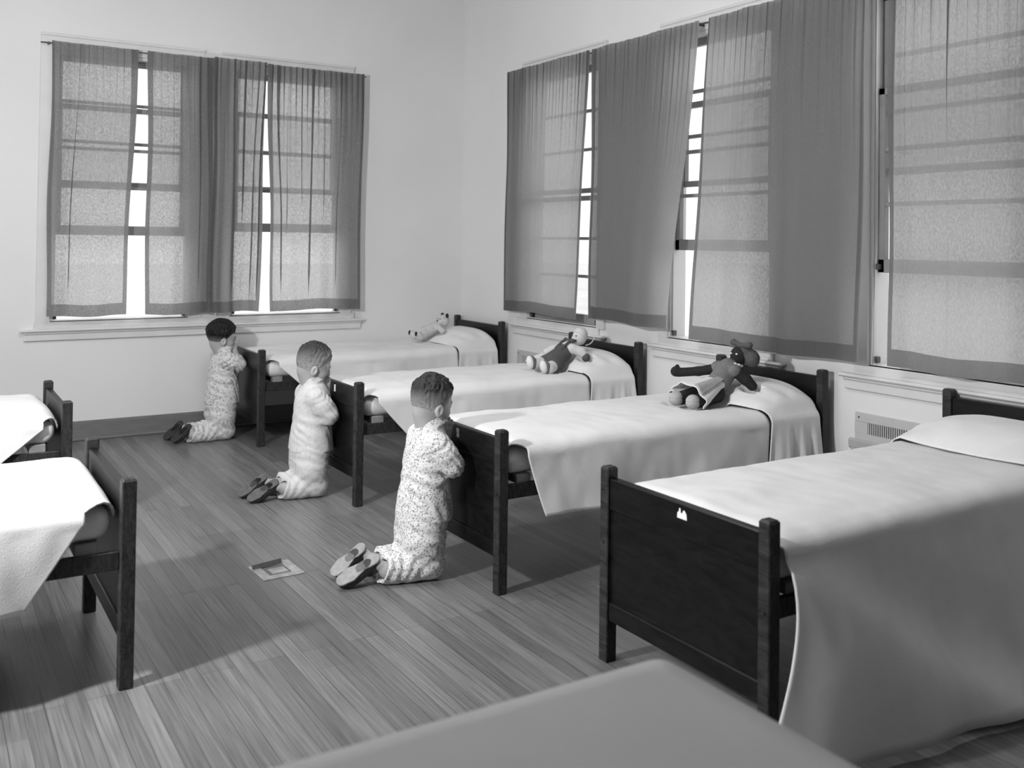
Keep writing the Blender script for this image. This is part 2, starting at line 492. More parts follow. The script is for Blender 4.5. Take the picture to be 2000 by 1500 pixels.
def folds(spec):
    """soft creases: list of (centre, sigma, direction, wavelength, amplitude, phase)"""
    def fn(X, Y, Z):
        out = 0
        for c, sg, d, wl, am, ph in spec:
            d = np.array(d, float); d /= np.linalg.norm(d)
            r2 = ((X - c[0]) / sg[0])**2 + ((Y - c[1]) / sg[1])**2 + ((Z - c[2]) / sg[2])**2
            s_ = X * d[0] + Y * d[1] + Z * d[2]
            bend = 0.012 * np.sin(31 * X + 17 * Z + 23 * Y + ph)
            w = np.sin(2 * PI * (s_ + bend) / wl + ph)
            out = out + am * np.exp(-r2) * (np.abs(w) ** 0.8 * np.sign(w))
        return out
    return fn

# ------------------------------------------------------------------ the room
X_W, Y_S, Z_C = -5.58, -8.9, 3.75
SILL_Z, APRON_Z = 0.797, 0.716
WIN_T, WIN_B = 2.76, 0.850
# openings: (lo, hi) along each wall
N_WIN = [(-3.27, -2.325), (-2.03, -1.125)]
E_WIN = [(-2.015, -1.085), (-3.650, -2.765), (-5.23, -4.305)]
W_WIN = [(-3.2, -1.4), (-6.2, -4.4)]  # unseen side openings, added to give daylight fill
TH = 0.12

def to_n(u, d, z): return (u, d, z)
def to_e(u, d, z): return (d, u, z)

def wbox(mb, mp, u0, d0, z0, u1, d1, z1, bev=0.0):
    a, b = mp(u0, d0, z0), mp(u1, d1, z1)
    return mb.box(a[0], a[1], a[2], b[0], b[1], b[2], bev)

def wall(name, mp, u0, u1, opens, zb=WIN_B, zt=WIN_T, d0=0.0, d1=TH, mat='wall'):
    mb = MB()
    us = sorted(opens)
    cur = u0
    for a, b in us:
        wbox(mb, mp, cur, d0, 0, a, d1, Z_C)
        wbox(mb, mp, a, d0, 0, b, d1, zb)
        wbox(mb, mp, a, d0, zt, b, d1, Z_C)
        cur = b
    wbox(mb, mp, cur, d0, 0, u1, d1, Z_C)
    return tag(mb.build(name, M[mat]), kind='structure')

wall('wall_left', to_n, X_W - TH, TH, N_WIN)
wall('wall_right', to_e, Y_S - TH, 0.0, E_WIN)
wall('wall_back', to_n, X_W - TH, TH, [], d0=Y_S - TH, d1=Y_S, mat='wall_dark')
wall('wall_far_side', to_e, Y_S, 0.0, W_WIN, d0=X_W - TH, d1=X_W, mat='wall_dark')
tag(MB().box(X_W - TH, Y_S - TH, -0.15, TH, TH, 0).build('floor', M['floor']), kind='structure')
tag(MB().box(X_W - TH, Y_S - TH, Z_C, TH, TH, Z_C + 0.15).build('ceiling', M['ceiling']), kind='structure')
tag(MB().box(-60, -60, -0.6, 60, 60, -0.4).build('ground', M['ground']), kind='structure')

def baseboard(name, mp, u0, u1):
    mb = MB()
    wbox(mb, mp, u0, -0.016, 0.0, u1, 0, 0.128, 0.003)
    wbox(mb, mp, u0, -0.030, 0.0, u1, -0.012, 0.020, 0.006)
    wbox(mb, mp, u0, -0.010, 0.122, u1, 0, 0.138, 0.003)
    return tag(mb.build(name, M['base']), kind='structure')
baseboard('baseboard_left', to_n, X_W, -0.03)
baseboard('baseboard_right', to_e, Y_S, -0.03)

def window(name, mp, u0, u1, raised, lift=False):
    """double-hung sash window, three lights per sash; raised = how far the lower sash stands open"""
    o = tag(empty(name, mp((u0 + u1) / 2, 0, WIN_B)), kind='structure')
    inv = Matrix.Translation(-Vector(o.location))
    def fin(mb, nm, mat):
        mb.v = [tuple(Vector(v) - o.location) for v in mb.v]
        return mb.build(nm, mat, o)
    mb = MB()                                   # jamb lining and casing
    for u in (u0, u1):
        s = 1 if u == u0 else -1
        wbox(mb, mp, u, -0.004, WIN_B, u + s * 0.022, TH, WIN_T)
        wbox(mb, mp, u - s * 0.085, -0.020, WIN_B - 0.01, u + s * 0.006, 0, WIN_T + 0.006, 0.003)
        wbox(mb, mp, u + s * 0.020, 0.008, WIN_B, u + s * 0.034, 0.022, WIN_T)
    wbox(mb, mp, u0, -0.004, WIN_T - 0.022, u1, TH, WIN_T)
    wbox(mb, mp, u0 - 0.085, -0.020, WIN_T, u1 + 0.085, 0, WIN_T + 0.09, 0.003)
    wbox(mb, mp, u0 - 0.085, -0.030, WIN_T + 0.085, u1 + 0.085, 0, WIN_T + 0.105, 0.004)
    wbox(mb, mp, u0, 0.0, WIN_B - 0.02, u1, TH + 0.03, WIN_B + 0.006)
    fin(mb, 'casing', M['trim'])
    a, b = u0 + 0.022, u1 - 0.022
    zm = 1.818
    H = 0.93
    def sash(nm, zb, d, bottom, top):
        mb = MB()
        zt = zb + H
        wbox(mb, mp, a, d, zb, a + 0.045, d + 0.035, zt, 0.003)
        wbox(mb, mp, b - 0.045, d, zb, b, d + 0.035, zt, 0.003)
        wbox(mb, mp, a, d, zb, b, d + 0.035, zb + bottom, 0.003)
        wbox(mb, mp, a, d, zt - top, b, d + 0.035, zt, 0.003)
        for k in (1, 2):
            zz = zb + bottom + (H - bottom - top) * k / 3
            wbox(mb, mp, a, d + 0.004, zz - 0.011, b, d + 0.031, zz + 0.011, 0.003)
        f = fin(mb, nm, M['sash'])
        p = MB(); wbox(p, mp, a + 0.04, d + 0.016, zb + bottom - 0.01, b - 0.04, d + 0.020, zt - top + 0.01)
        q = fin(p, 'pane', M['glass']); q.parent = f
        return f
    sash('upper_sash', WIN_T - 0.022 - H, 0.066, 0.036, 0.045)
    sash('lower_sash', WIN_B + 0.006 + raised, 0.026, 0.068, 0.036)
    mb = MB()
    if lift: wbox(mb, mp, u0 + 0.03, 0.004, WIN_B + 0.006 + raised + 0.015, u0 + 0.055, 0.026, WIN_B + raised + 0.05, 0.003)
    if lift: wbox(mb, mp, u1 - 0.055, 0.004, WIN_B + 0.006 + raised + 0.015, u1 - 0.03, 0.026, WIN_B + raised + 0.05, 0.003)
    wbox(mb, mp, u0 + 0.028, 0.0, WIN_B + 0.012, u0 + 0.048, 0.03, WIN_B + 0.045, 0.003)
    wbox(mb, mp, u1 - 0.048, 0.0, WIN_B + 0.012, u1 - 0.028, 0.03, WIN_B + 0.045, 0.003)
    fin(mb, 'latch', M['latch'])
    return o

window('window_1', to_n, *N_WIN[0], 0.60)
window('window_2', to_n, *N_WIN[1], 0.64)
window('window_3', to_e, *E_WIN[0], 0.0)
window('window_4', to_e, *E_WIN[1], 0.55)
window('window_5', to_e, *E_WIN[2], 0.46, True)
def to_w(u, d, z): return (X_W - d, u, z)
window('window_6', to_w, *W_WIN[0], 0.0)
window('window_7', to_w, *W_WIN[1], 0.0)
# wide mullion panel between the two left-hand windows
mb = MB(); wbox(mb, to_n, N_WIN[0][1] + 0.08, -0.014, WIN_B - 0.01, N_WIN[1][0] - 0.08, 0, WIN_T + 0.09, 0.002)
tag(mb.build('trim_1', M['trim']), kind='structure')

def sill(name, mp, u0, u1):
    mb = MB()
    zs = SILL_Z
    # stool with a rounded nose, and a moulded apron below
    wbox(mb, mp, u0, -0.046, zs - 0.020, u1, 0.03, zs, 0.008)
    wbox(mb, mp, u0 + 0.02, -0.030, zs - 0.036, u1 - 0.02, 0, zs - 0.018, 0.006)
    wbox(mb, mp, u0 + 0.025, -0.020, APRON_Z, u1 - 0.025, 0, zs - 0.030, 0.004)
    wbox(mb, mp, u0 + 0.085, -0.020, zs - 0.004, u1 - 0.085, 0.0, WIN_B - 0.005, 0.004)
    wbox(mb, mp, u0 + 0.105, -0.028, zs - 0.004, u1 - 0.105, -0.01, zs + 0.022, 0.006)
    return tag(mb.build(name, M['trim']), kind='structure')
sill('trim_2', to_n, -3.45, -0.925)
for i, (a, b) in enumerate(E_WIN):
    sill('trim_%d' % (3 + i), to_e, a - 0.105, b + (0.225 if i == 0 else 0.165))

# ------------------------------------------------------------------ curtains
def curtain(nm, mp, edges, zb, zt, d0, seed, nf, label, group, amp=0.014, overlap=(), billow=0.0, hem_sides=(True, True), fine=1.0):
    """edges: (u_left_bottom, u_right_bottom, u_left_top, u_right_top)"""
    rnd = random.Random(seed)
    NU, NV = 260, 70
    s = np.linspace(0, 1, NU)[:, None]; t = np.linspace(0, 1, NV)[None, :]      # t: 0 bottom, 1 top
    lb, rb, lt, rt = edges
    ul = lb + (lt - lb) * t; ur = rb + (rt - rb) * t
    ul = ul + 0.006 * np.sin(t * 9 + seed); ur = ur + 0.006 * np.sin(t * 8 + seed * 2)
    W = abs(rt - lt)
    phs = [rnd.uniform(0, 6.28) for _ in range(8)]
    # broad folds, growing downward; pinched pleats at the heading
    f1 = np.sin(2 * PI * nf * s + phs[0] + 0.5 * np.sin(2 * PI * s * 1.3 + phs[1]))
    f2 = np.sin(2 * PI * nf * 1.93 * s + phs[2] + 0.4 * t)
    f3 = np.sin(2 * PI * (W / 0.030) * s + phs[3])
    f4 = np.sin(2 * PI * (W / 0.047) * s + phs[4] + 2.0 * np.sin(5 * s))
    d = amp * (0.55 + 0.45 * (1 - t)) * (0.7 * f1 + 0.35 * f2) + 0.0042 * fine * np.clip((t - 0.45) / 0.5, 0, 1) * (f3 + 0.7 * f4)
    du = -0.010 * fine * np.clip((t - 0.40) / 0.6, 0, 1) * np.cos(2 * PI * (W / 0.047) * s + phs[4])
    for c, w, a, top, lean in overlap:          # doubled-over folds (a loop of cloth): centre, width, depth, how far down
        cc = c + lean * (1 - t)
        x = (s - cc) / w
        e = np.exp(-x * x)
        down = np.clip((t - top) / 0.15, 0, 1)
        du = du - a * 1.7 * x * e * down
        d = d + a * 0.55 * e * down
    d = d + billow * np.sin(PI * np.clip(1 - t, 0, 1) * 0.5) ** 2 * (0.5 + 0.5 * np.sin(2.2 * s + seed))
    u = ul + (ur - ul) * s + du * np.sign(rt - lt)
    z = zb + (zt - zb) * t + 0.006 * np.sin(7 * s + seed) * (1 - t) + 0 * s
    D = -(d0 + d)
    P = np.zeros((NU, NV, 3))
    for k, arr in enumerate(mp(u, D, z)):
        P[..., k] = arr
    cm = M['curtain'] if mp is to_n else M['curtain_close']
    o = grid_mesh(nm, P, cm)
    tag(o, label, 'curtain', group)
    # hem: the doubled strip along the foot and the side edges
    off = np.array(mp(0.0, -0.004, 0.0))
    nb = 2 + int(round(0.055 / ((zt - zb) / NV)))
    parts = [(slice(0, NU), slice(0, nb))]
    ns = max(2, int(NU * 0.030 / max(0.1, abs(rb - lb))))
    if hem_sides[0]: parts.append((slice(0, ns), slice(nb - 1, NV)))
    if hem_sides[1]: parts.append((slice(NU - ns, NU), slice(nb - 1, NV)))
    V, Q, base = [], [], 0
    for a, b in parts:
        sub = (P[a, b] + off)
        n1, n2 = sub.shape[:2]
        idx = np.arange(n1 * n2).reshape(n1, n2) + base
        V.append(sub.reshape(-1, 3)); Q.append(np.stack([idx[:-1, :-1], idx[1:, :-1], idx[1:, 1:], idx[:-1, 1:]], -1).reshape(-1, 4))
        base += n1 * n2
    np_mesh('hem', np.concatenate(V), np.concatenate(Q), cm, o)
    return o

GL, GR = 'curtains on the left wall', 'curtains on the right wall'
ZB, ZT = 0.885, 2.80
curtain('curtain', to_n, (-3.30, -2.785, -3.30, -2.735), ZB, ZT, 0.085, 1, 2.0, 'grey sheer curtain at the left end of the left wall, edge beside bright gap', GL, 0.010, overlap=((0.33, .012, .010, .0, -.08), (.72, .012, .006, .35, .0)))
curtain('curtain', to_n, (-2.655, -2.185, -2.655, -2.20), ZB - 0.005, ZT, 0.085, 2, 2.1, 'grey sheer curtain on the left wall hanging to the right of the first bright gap', GL, 0.016, overlap=((0.80, .02, .012, .0, .02),))
curtain('curtain', to_n, (-2.215, -1.835, -2.20, -1.800), ZB + 0.005, ZT, 0.140, 3, 2.6, 'grey sheer curtain above the dark-haired boy, between two window gaps', GL, 0.015, overlap=((0.40, .022, .02, .0, .03), (.62, .010, .012, .30, -.04), (.80, .010, .012, .0, -.03), (.92, .012, .012, .0, .0)), fine=1.5)
curtain('curtain', to_n, (-1.735, -1.000, -1.775, -0.985), ZB, ZT, 0.085, 4, 3.1, 'grey sheer curtain with deep folds, nearest the room corner on the left wall', GL, 0.016, overlap=((.10, .012, .016, .0, .03), (.20, .008, .010, .25, -.03), (.33, .008, .008, .35, .0), (.45, .014, .020, .0, -.03), (.60, .008, .009, .3, -.03), (.75, .012, .012, .0, -.03)), fine=1.6)
curtain('curtain', to_e, (-0.855, -1.868, -0.892, -1.995), ZB + 0.015, ZT, 0.090, 5, 2.5, 'grey sheer curtain on the right wall nearest the room corner', GR, 0.013, overlap=((.22, .03, .010, .0, -.04), (.9, .015, .006, .3, .0)), fine=1.2)
curtain('curtain', to_e, (-2.035, -2.905, -2.045, -3.135), ZB + 0.035, ZT, 0.095, 6, 2.2, 'grey sheer curtain on the right wall with a slanting right edge', GR, 0.018, overlap=((.35, .04, .010, .0, -.06),), billow=0.05, hem_sides=(True, False))
curtain('curtain', to_e, (-3.085, -4.335, -3.205, -4.355), ZB - 0.02, ZT, 0.090, 7, 3.0, 'wide grey sheer curtain on the right wall behind the cloth girl doll bed', GR, 0.018, overlap=((.30, .04, .010, .0, .02), (.66, .03, .008, .0, .0)), billow=0.02)
curtain('curtain', to_e, (-4.495, -5.28, -4.485, -5.28), ZB - 0.02, ZT, 0.085, 8, 2.4, 'grey sheer curtain at the right end of the right wall beside the exposed window frame', GR, 0.014, overlap=((.4, .03, .008, .0, .0),))

def rod(mp, u0, u1, label):
    mb = MB()
    mb.cyl(mp(u0, -0.050, ZT - 0.012), mp(u1, -0.050, ZT - 0.012), 0.005)
    o = mb.build('curtain_rod', M['latch'], None, True)
    tag(o, label, 'curtain rod', 'curtain rods')
    for u in (u0 + 0.05, (u0 + u1) / 2, u1 - 0.05):
        b = MB(); wbox(b, mp, u - 0.006, -0.055, ZT - 0.022, u + 0.006, 0.0, ZT - 0.004)
        b.build('bracket', M['latch'], o)
rod(to_n, -3.36, -0.95, 'thin dark curtain rod across the top of the left wall windows')
rod(to_e, -5.32, -0.86, 'thin dark curtain rod across the top of the right wall windows')

# ------------------------------------------------------------------ beds
BED_L = 1.943
BED_W = 0.7505
def make_bed():
    root = empty('bed')
    hw = BED_W / 2
    s = 0.0227
    def post(x, y, h):
        mb = MB()
        mb.box(x - s, y - s, 0, x + s, y + s, h - 0.004, 0.0035)
        mb.box(x - s + .003, y - s + .003, h - 0.010, x + s - .003, y + s - .003, h, 0.0035)
        p = mb.build('bed_post', M['wood'], root)
        b = MB(); sx = -1 if x < 0.5 else 1
        b.cyl((x, y, .412), (x + sx * (s + .003), y, .412), 0.007, 0.006, 10)
        sy = -1 if y < 0 else 1
        b.build('bolt', M['bolt'], p)
    for y in (-hw, hw):
        post(0, y, 0.672)
        post(BED_L, y, 0.802)
    a = hw - s
    def board(x, z0, z1, zr0, zr1, nm):
        mb = MB(); mb.box(x - .009, -a, z0, x + .009, a, z1)
        p = mb.build(nm, M['panel'], root)
        mb = MB(); mb.box(x - .016, -a, z1 - .004, x + .016, a, zr1, .004)
        mb.build('top_rail', M['panel'], root)
        mb = MB(); mb.box(x - .016, -a, zr0, x + .016, a, z0 + .004, .004)
        mb.build('bottom_rail', M['panel'], root)
    board(0, 0.205, 0.530, 0.145, 0.635, 'footboard')
    board(BED_L, 0.205, 0.660, 0.145, 0.7665, 'headboard')
    for y in (-hw + .012, hw - .012):
        mb = MB(); mb.box(s, y - .011, .380, BED_L - s, y + .011, .440, .003)
        mb.build('side_rail', M['wood'], root)
    mb = MB()
    for k in range(7):
        x = 0.085 + k * 0.295
        mb.box(x, -hw + .014, .436, x + .07, hw - .014, .474, .003)
    mb.build('slats', paint('pale_slat_wood', 0.24, 0.6, 0.15, 20), root)
    # mattress: rounded pad, its foot end showing a tucked-in white sheet
    d = SDF((0.0, -.42, .44), (BED_L, .42, .64), 0.014)
    d.rbox((BED_L / 2, 0, .524), (BED_L / 2 - .042, hw - .016, .056), .050)
    d.warp(lambda X, Y, Z: 0.003 * np.sin(X * 7 + Y * 3) + 0.002 * np.sin(Y * 13 + X * 4))
    d.mesh('mattress', M['mattress'], root, 2)
    return root

ROW_R = [(-2.0142, -0.435), (-2.0142, -2.179), (-2.0142, -3.695), (-2.0142, -5.179)]
ROW_L = [(-3.478, -3.795), (-3.452, -2.105)]
BL = ['dark wooden bed against the left wall, foot end before the dark-haired boy',
      'dark wooden bed second from the left wall, under the doll in dark shorts',
      'dark wooden bed with the cloth girl doll on its pillow',
      'dark wooden bed nearest the camera, no child kneeling at its footboard',
      'dark bed in the left row whose end rails and two posts show fully',
      'dark bed at the left edge of the photo beyond the bright white bed']
bed0 = make_bed()
beds = []
for i, (x, y) in enumerate(ROW_R + ROW_L):
    b = bed0 if i == 0 else copy_tree(bed0)
    b.location = (x, y, 0)
    b.rotation_euler = (0, 0, 0 if i < 4 else PI)
    tag(b, BL[i], 'bed', 'beds in the right row' if i < 4 else 'beds in the left row')
    beds.append(b)

# white paint marks on the outside of three footboards
def mark(bed, y, z, pts):
    mb = MB()
    n = len(pts)
    vs = [(-0.0168, y - p[0], z + p[1]) for p in pts] + [(-0.0155, y - p[0], z + p[1]) for p in pts]
    mb.add(vs, [tuple(range(n)), tuple(range(2 * n - 1, n - 1, -1))] + [(i, (i + 1) % n, n + (i + 1) % n, n + i) for i in range(n)])
    o = mb.build('paint_mark', M['light_paint'], bed)
    o['label'] = 'small white painted mark'
mark(beds[3], -5.201 + 5.179, .602, [(-.022, -.014), (.024, -.014), (.022, .004), (.012, .015), (.006, .013), (.003, .005), (-.004, .003), (-.006, .017), (-.012, .018), (-.014, .006), (-.020, .004)])
mark(beds[2], -3.718 + 3.695, .602, [(-.012, -.020), (.014, -.022), (.016, -.006), (.012, -.002), (.013, .018), (-.010, .020), (-.012, .004), (-.006, 0)])
mark(beds[1], -2.238 + 2.179, .600, [(-.012, -.020), (.010, -.020), (.012, .020), (-.010, .020)])

# ------------------------------------------------------------------ coverlets
def vnoise(P, sc, seed):
    out = np.zeros(P.shape[:2])
    for i in range(P.shape[0]):
        for j in range(P.shape[1]):
            p = P[i, j]
            out[i, j] = mnoise.noise(Vector((p[0] * sc[0] + seed * 7.3, p[1] * sc[1] + seed * 3.1, p[2] * sc[2])))
    return out

def section(w, zt, r, zb_n, zb_f, out=0.012, crown=0.012, n_top=34, n_drop=16):
    """cross-section from the near hem (-y) over the top to the far hem; returns rows of y, z, drop(0 top..1 hem), side"""
    rows = []
    for k in range(n_drop):
        t = 1 - k / n_drop
        z = (zt - r) + (zb_n - (zt - r)) * t
        rows.append((-w - out, z, t, -1))
    for k in range(8):
        a = PI / 2 * k / 8
        rows.append((-w - out + (r + out) * (1 - math.cos(a)), zt - r + r * math.sin(a), 0, -1))
    for k in range(n_top + 1):
        y = -w + r + (2 * w - 2 * r) * k / n_top
        rows.append((y, zt + crown * (1 - (y / w) ** 2), 0, 0))
    for k in range(7, -1, -1):
        a = PI / 2 * k / 8
        rows.append((w + out - (r + out) * (1 - math.cos(a)), zt - r + r * math.sin(a), 0, 1))
    for k in range(1, n_drop + 1):
        t = k / n_drop
        z = (zt - r) + (zb_f - (zt - r)) * t
        rows.append((w + out, z, t, 1))
    return np.array(rows)

def coverlet(i, label, near=-1, x_top=0.10, x_hem=0.20, zb=0.285, flare=None, seed=1, fold_label=None):
    bx, by = (ROW_R + ROW_L)[i]
    w = BED_W / 2 + 0.004
    root_rz = 0 if i < 4 else PI
    NX = 110
    sec = section(w, 0.600, 0.055, zb, 0.30)
    NS = len(sec)
    X1 = 1.535
    P = np.zeros((NX, NS, 3))
    for k in range(NX):
        t = k / (NX - 1)
        for j, (y, z, dr, sd) in enumerate(sec):
            xs = 0.034
            edge = max(0.0, (abs(y) - (w - 0.06)) / 0.06) if dr == 0 else 1.0
            if sd != 0 or edge > 0:
                xs = 0.034 + (x_top - 0.034) * min(1, edge) ** 1.5 + (x_hem - x_top) * dr
            x = xs + (X1 - xs) * t ** 1.15
            zz, yy = z, y
            if dr == 0 and sd == 0 or dr == 0:
                q = x - 0.034
                rr = 0.075
                if q < rr:
                    zz -= (rr - math.sqrt(max(0, rr * rr - (rr - q) ** 2))) * (1 - min(1, edge))
            if sd != 0:
                o_ = 0.018 * math.sin(x * 8.5 + seed * 1.7 + sd) * dr + 0.010 * math.sin(x * 21 + seed) * dr * dr + 0.018 * dr
                yy += sd * (o_ if (sd < 0 or i != 0) else min(o_, 0.004))
                zz += 0.008 * math.sin(x * 5 + seed * 2) * dr
            if flare is not None and sd == flare[0]:
                fx, fy, fz = flare[1](t, dr)
                x += fx; yy += sd * fy; zz += fz
            P[k, j] = (x, yy, zz)
    nz = vnoise(P, (3.2, 5.5, 3.0), seed)
    nz2 = vnoise(P, (14, 9, 8), seed + 5)
    topw = np.array([1.0 if r[2] == 0 else 0.0 for r in sec])[None, :]
    P[..., 2] += topw * (0.010 * nz + 0.0025 * nz2)
    P[..., 1] += (1 - topw) * np.array([r[3] for r in sec])[None, :] * (0.006 * nz + 0.004 * nz2)
    o = grid_mesh('coverlet', P, M['coverlet'])
    o.location = (bx, by, 0.006); o.rotation_euler = (0, 0, root_rz)
    md = o.modifiers.new('thick', 'SOLIDIFY'); md.thickness = 0.006; md.offset = 1
    tag(o, label, 'bed cover', 'white bed covers')
    # the part folded over the pillow
    NXF = 64
    sec = section(w + 0.006, 0.606, 0.060, 0.23, 0.28, out=0.016, crown=0.0, n_top=44, n_drop=18)
    P = np.zeros((NXF, len(sec), 3))
    for k in range(NXF):
        t = k / (NXF - 1)
        for j, (y, z, dr, sd) in enumerate(sec):
            v = min(1.0, abs(y) / w)
            x = 1.545 + 0.345 * t
            x -= 0.075 * (1 - v ** 2.2) * (1 - t)          # the tucked front line bows toward the foot
            prof = (1 - (1 - min(1, t * 1.35 + 0.05)) ** 2.4)
            if t > 0.88: prof *= 1 - ((t - 0.88) / 0.12) ** 2 * 0.25
            bul = 0.108 * prof * (1 - v ** 3.6) ** 0.8
            zz = z + bul + (0.006 if dr == 0 else 0)
            yy = y
            if sd != 0:
                ph = t * 17 + seed * 1.3 + 1.1 * math.sin(t * 5 + seed)
                yy += sd * dr * (0.020 * math.sin(ph) + 0.008 * math.sin(ph * 2.3) + 0.012) * (1 if (sd < 0 or i) else 0)
                x += 0.10 * dr * (t - 0.45) * 0.5
            else:
                zz += 0.006 * math.sin(t * 19 + y * 11 + seed) * (v ** 2)
            P[k, j] = (x, yy, zz)
    nz = vnoise(P, (9, 9, 6), seed + 11)
    P[..., 2] += topw[:, :1] * 0.006 * nz
    f = grid_mesh('pillow_fold', P, M['coverlet'], o)
    f.location = (0, 0, -0.002)
    md = f.modifiers.new('thick', 'SOLIDIFY'); md.thickness = 0.006; md.offset = 1
    return o

def flare_D(t, dr):
    # the near front corner hangs out toward the aisle; a long fold runs down and back from the corner
    e = max(0.0, 1 - t / 0.55)
    x = t * 1.48
    xr = 0.02 + 0.80 * dr
    d = x - xr
    ridge = math.exp(-(d / (0.50 if d < 0 else 0.16)) ** 2)
    return (-0.22 * e * dr ** 1.3, 0.14 * ridge * dr ** 0.7 + 0.10 * dr, -0.01 * dr * e)

coverlet(0, 'white bed cover on the bed along the left wall, under the toy bear', x_top=0.12, x_hem=0.36, zb=0.33, seed=1)
coverlet(1, 'white bed cover on the second bed, under the doll in dark shorts', x_top=0.11, x_hem=0.34, zb=0.30, seed=2)
coverlet(2, 'white bed cover with a hanging squared corner, under the cloth girl doll', x_top=0.12, x_hem=0.20, zb=0.285, seed=3)
coverlet(3, 'white bed cover on the nearest bed, its near corner spilling toward the camera', x_top=0.05, x_hem=0.06, zb=0.03, seed=4, flare=(-1, flare_D))
coverlet(4, 'bright white bed cover on the left row bed beside the aisle', x_top=0.13, x_hem=0.30, zb=0.14, seed=5)
coverlet(5, 'white bed cover on the bed at the left edge of the photo', x_top=0.10, x_hem=0.40, zb=0.28, seed=6)

# ------------------------------------------------------------------ boys
def make_boy(cfg):
    """kneeling child facing +x; one continuous body with hair, pyjamas and slippers as its children"""
    c = cfg
    ox, oy, yaw = c['loc']
    hp = np.array(c['head'])                     # head centre
    Rh = rotm(c.get('hroll', 0), c['hpitch'], c.get('hyaw', 0))
    hs = c.get('hs', 1.0)
    H = lambda x, y, z: hp + hs * (Rh @ np.array((x, y, z)))
    E_ = lambda *r: tuple(hs * q for q in r)
    kn = {s: np.array(c['knee'][0 if s < 0 else 1]) for s in (-1, 1)}
    an = {s: np.array(c['ankle'][0 if s < 0 else 1]) for s in (-1, 1)}
    sh = {s: np.array((c['sh'][0], s * c['sh'][1], c['sh'][2])) for s in (-1, 1)}
    el = {s: np.array(c['el'][0 if s < 0 else 1]) for s in (-1, 1)}
    wr = {s: np.array((c['wr'][0], s * 0.020 + c.get('wy', 0), c['wr'][1])) for s in (-1, 1)}
    pel = np.array(c['pelvis'])
    # ---------------- body
    d = SDF((-.56, -.24, -.01), (.18, .24, .95), 0.0034)
    d.ell(H(-.014, 0, .020), E_(.099, .083, .098), Rh)
    d.ell(H(.020, 0, -.042), E_(.066, .062, .078), Rh, .03)
    d.ell(H(.050, 0, -.094), E_(.026, .030, .020), Rh, .025)
    for s in (-1, 1):
        d.ell(H(.055, s * .036, -.045), E_(.028, .026, .032), Rh, .02)                     # cheeks
        d.ell(H(.083, s * .031, .002), E_(.018, .016, .011), Rh, .010, 'd')                # sockets
        d.ell(H(.070, s * .031, .000), E_(.016, .017, .013), Rh, .004)                     # closed lids
        d.cone(H(.088, s * .012, .018), H(.072, s * .046, .020), .007, .006, .012)       # brow
        # ear: rim, lobe and hollow
        Re = Rh @ rotm(0, 0, s * .35)
        d.ell(H(-.002, s * .083, -.034), E_(.020, .009, .030), Re, .006)
        d.ell(H(.002, s * .092, -.030), E_(.010, .006, .018), Re, .004, 'd')
        d.ell(H(.006, s * .078, -.058), E_(.009, .006, .010), Re, .005)
    d.chain([H(.086, 0, .012), H(.094, 0, -.012), H(.101, 0, -.030)], [.007, .008, .0105], .010)
    for s in (-1, 1): d.ell(H(.093, s * .010, -.033), E_(.009, .007, .007), Rh, .006)
    d.ell(H(.079, 0, -.060), E_(.013, .021, .0065), Rh, .005)
    d.ell(H(.077, 0, -.073), E_(.012, .019, .0070), Rh, .005)
    nb = np.array(c['neck'])
    d.cone(H(-.030, 0, -.060), nb, .050, .052, .025)
    # torso and legs, slimmer than the clothes over them
    d.loft([(pel[2] - .08, pel[0], 0, .07, .10), (pel[2] + .05, pel[0], 0, .085, .115), (.45, c['sh'][0] - .005, 0, .08, .11), (c['sh'][2] - .050, c['sh'][0], 0, .076, .105), (c['sh'][2] - .005, c['sh'][0], 0, .050, .080)], .03)
    for s in (-1, 1):
        hip = pel + np.array((0, s * .062, -.02))
        d.chain([hip, kn[s] + np.array((0, 0, .02)), an[s]], [.068, .045, .030], .03)
        d.cone(an[s], np.array(c['heel'][0 if s < 0 else 1]) + np.array((.012, 0, -.035)), .028, .018, .02)
        d.cone(np.array(c['heel'][0 if s < 0 else 1]) + np.array((.012, 0, -.035)), np.array(c['heel'][0 if s < 0 else 1]) * .4 + np.array(c['toe'][0 if s < 0 else 1]) * .6 + np.array((.006, 0, -.008)), .018, .012, .012)
        # arm
        d.chain([sh[s], el[s], wr[s]], [.040, .034, .022], .02)
        # hand: palm, four fingers, thumb
        f = np.array(c['hand_dir']); f = f / np.linalg.norm(f)
        wv = np.cross(np.array((0, 1.0, 0)), f); wv /= np.linalg.norm(wv)      # toward +x: away from the chest
        if wv[0] < 0: wv = -wv
        yv = np.array((0, 1.0, 0))
        base = np.array((wr[s][0], s * .0105 + c.get('wy', 0), wr[s][2])) + f * .012
        Rm = np.stack([wv, yv, f], 1)
        d.cone(wr[s], base, .022, .018, .012)
        d.rbox(base + f * .026, (.026, .0105, .032), .0100, Rm, .008)
        for n_, (off, ln, r) in enumerate(((-.0200, .041, .0066), (-.0066, .047, .0070), (.0068, .044, .0068), (.0200, .034, .0060))):
            p0 = base + f * .052 + wv * off
            fan = wv * (off * .18)
            p1 = p0 + f * ln * .5 + fan * .5 + yv * (s * .0015)
            p2 = p0 + f * ln + fan - yv * (s * .0020) + wv * (-.003)
            d.chain([p0 - f * .01, p0, p1, p2], [r, r * 1.06, r, r * .86], .0022)
        p0 = base + f * .004 - wv * .022
        d.chain([p0, p0 + f * .018 - wv * .015, p0 + f * .040 - wv * .012], [.0095, .0082, .0064], .006)
    body = d.mesh('person', M['skin'], None, 1)
    body.location = (ox, oy, 0); body.rotation_euler = (0, 0, yaw)
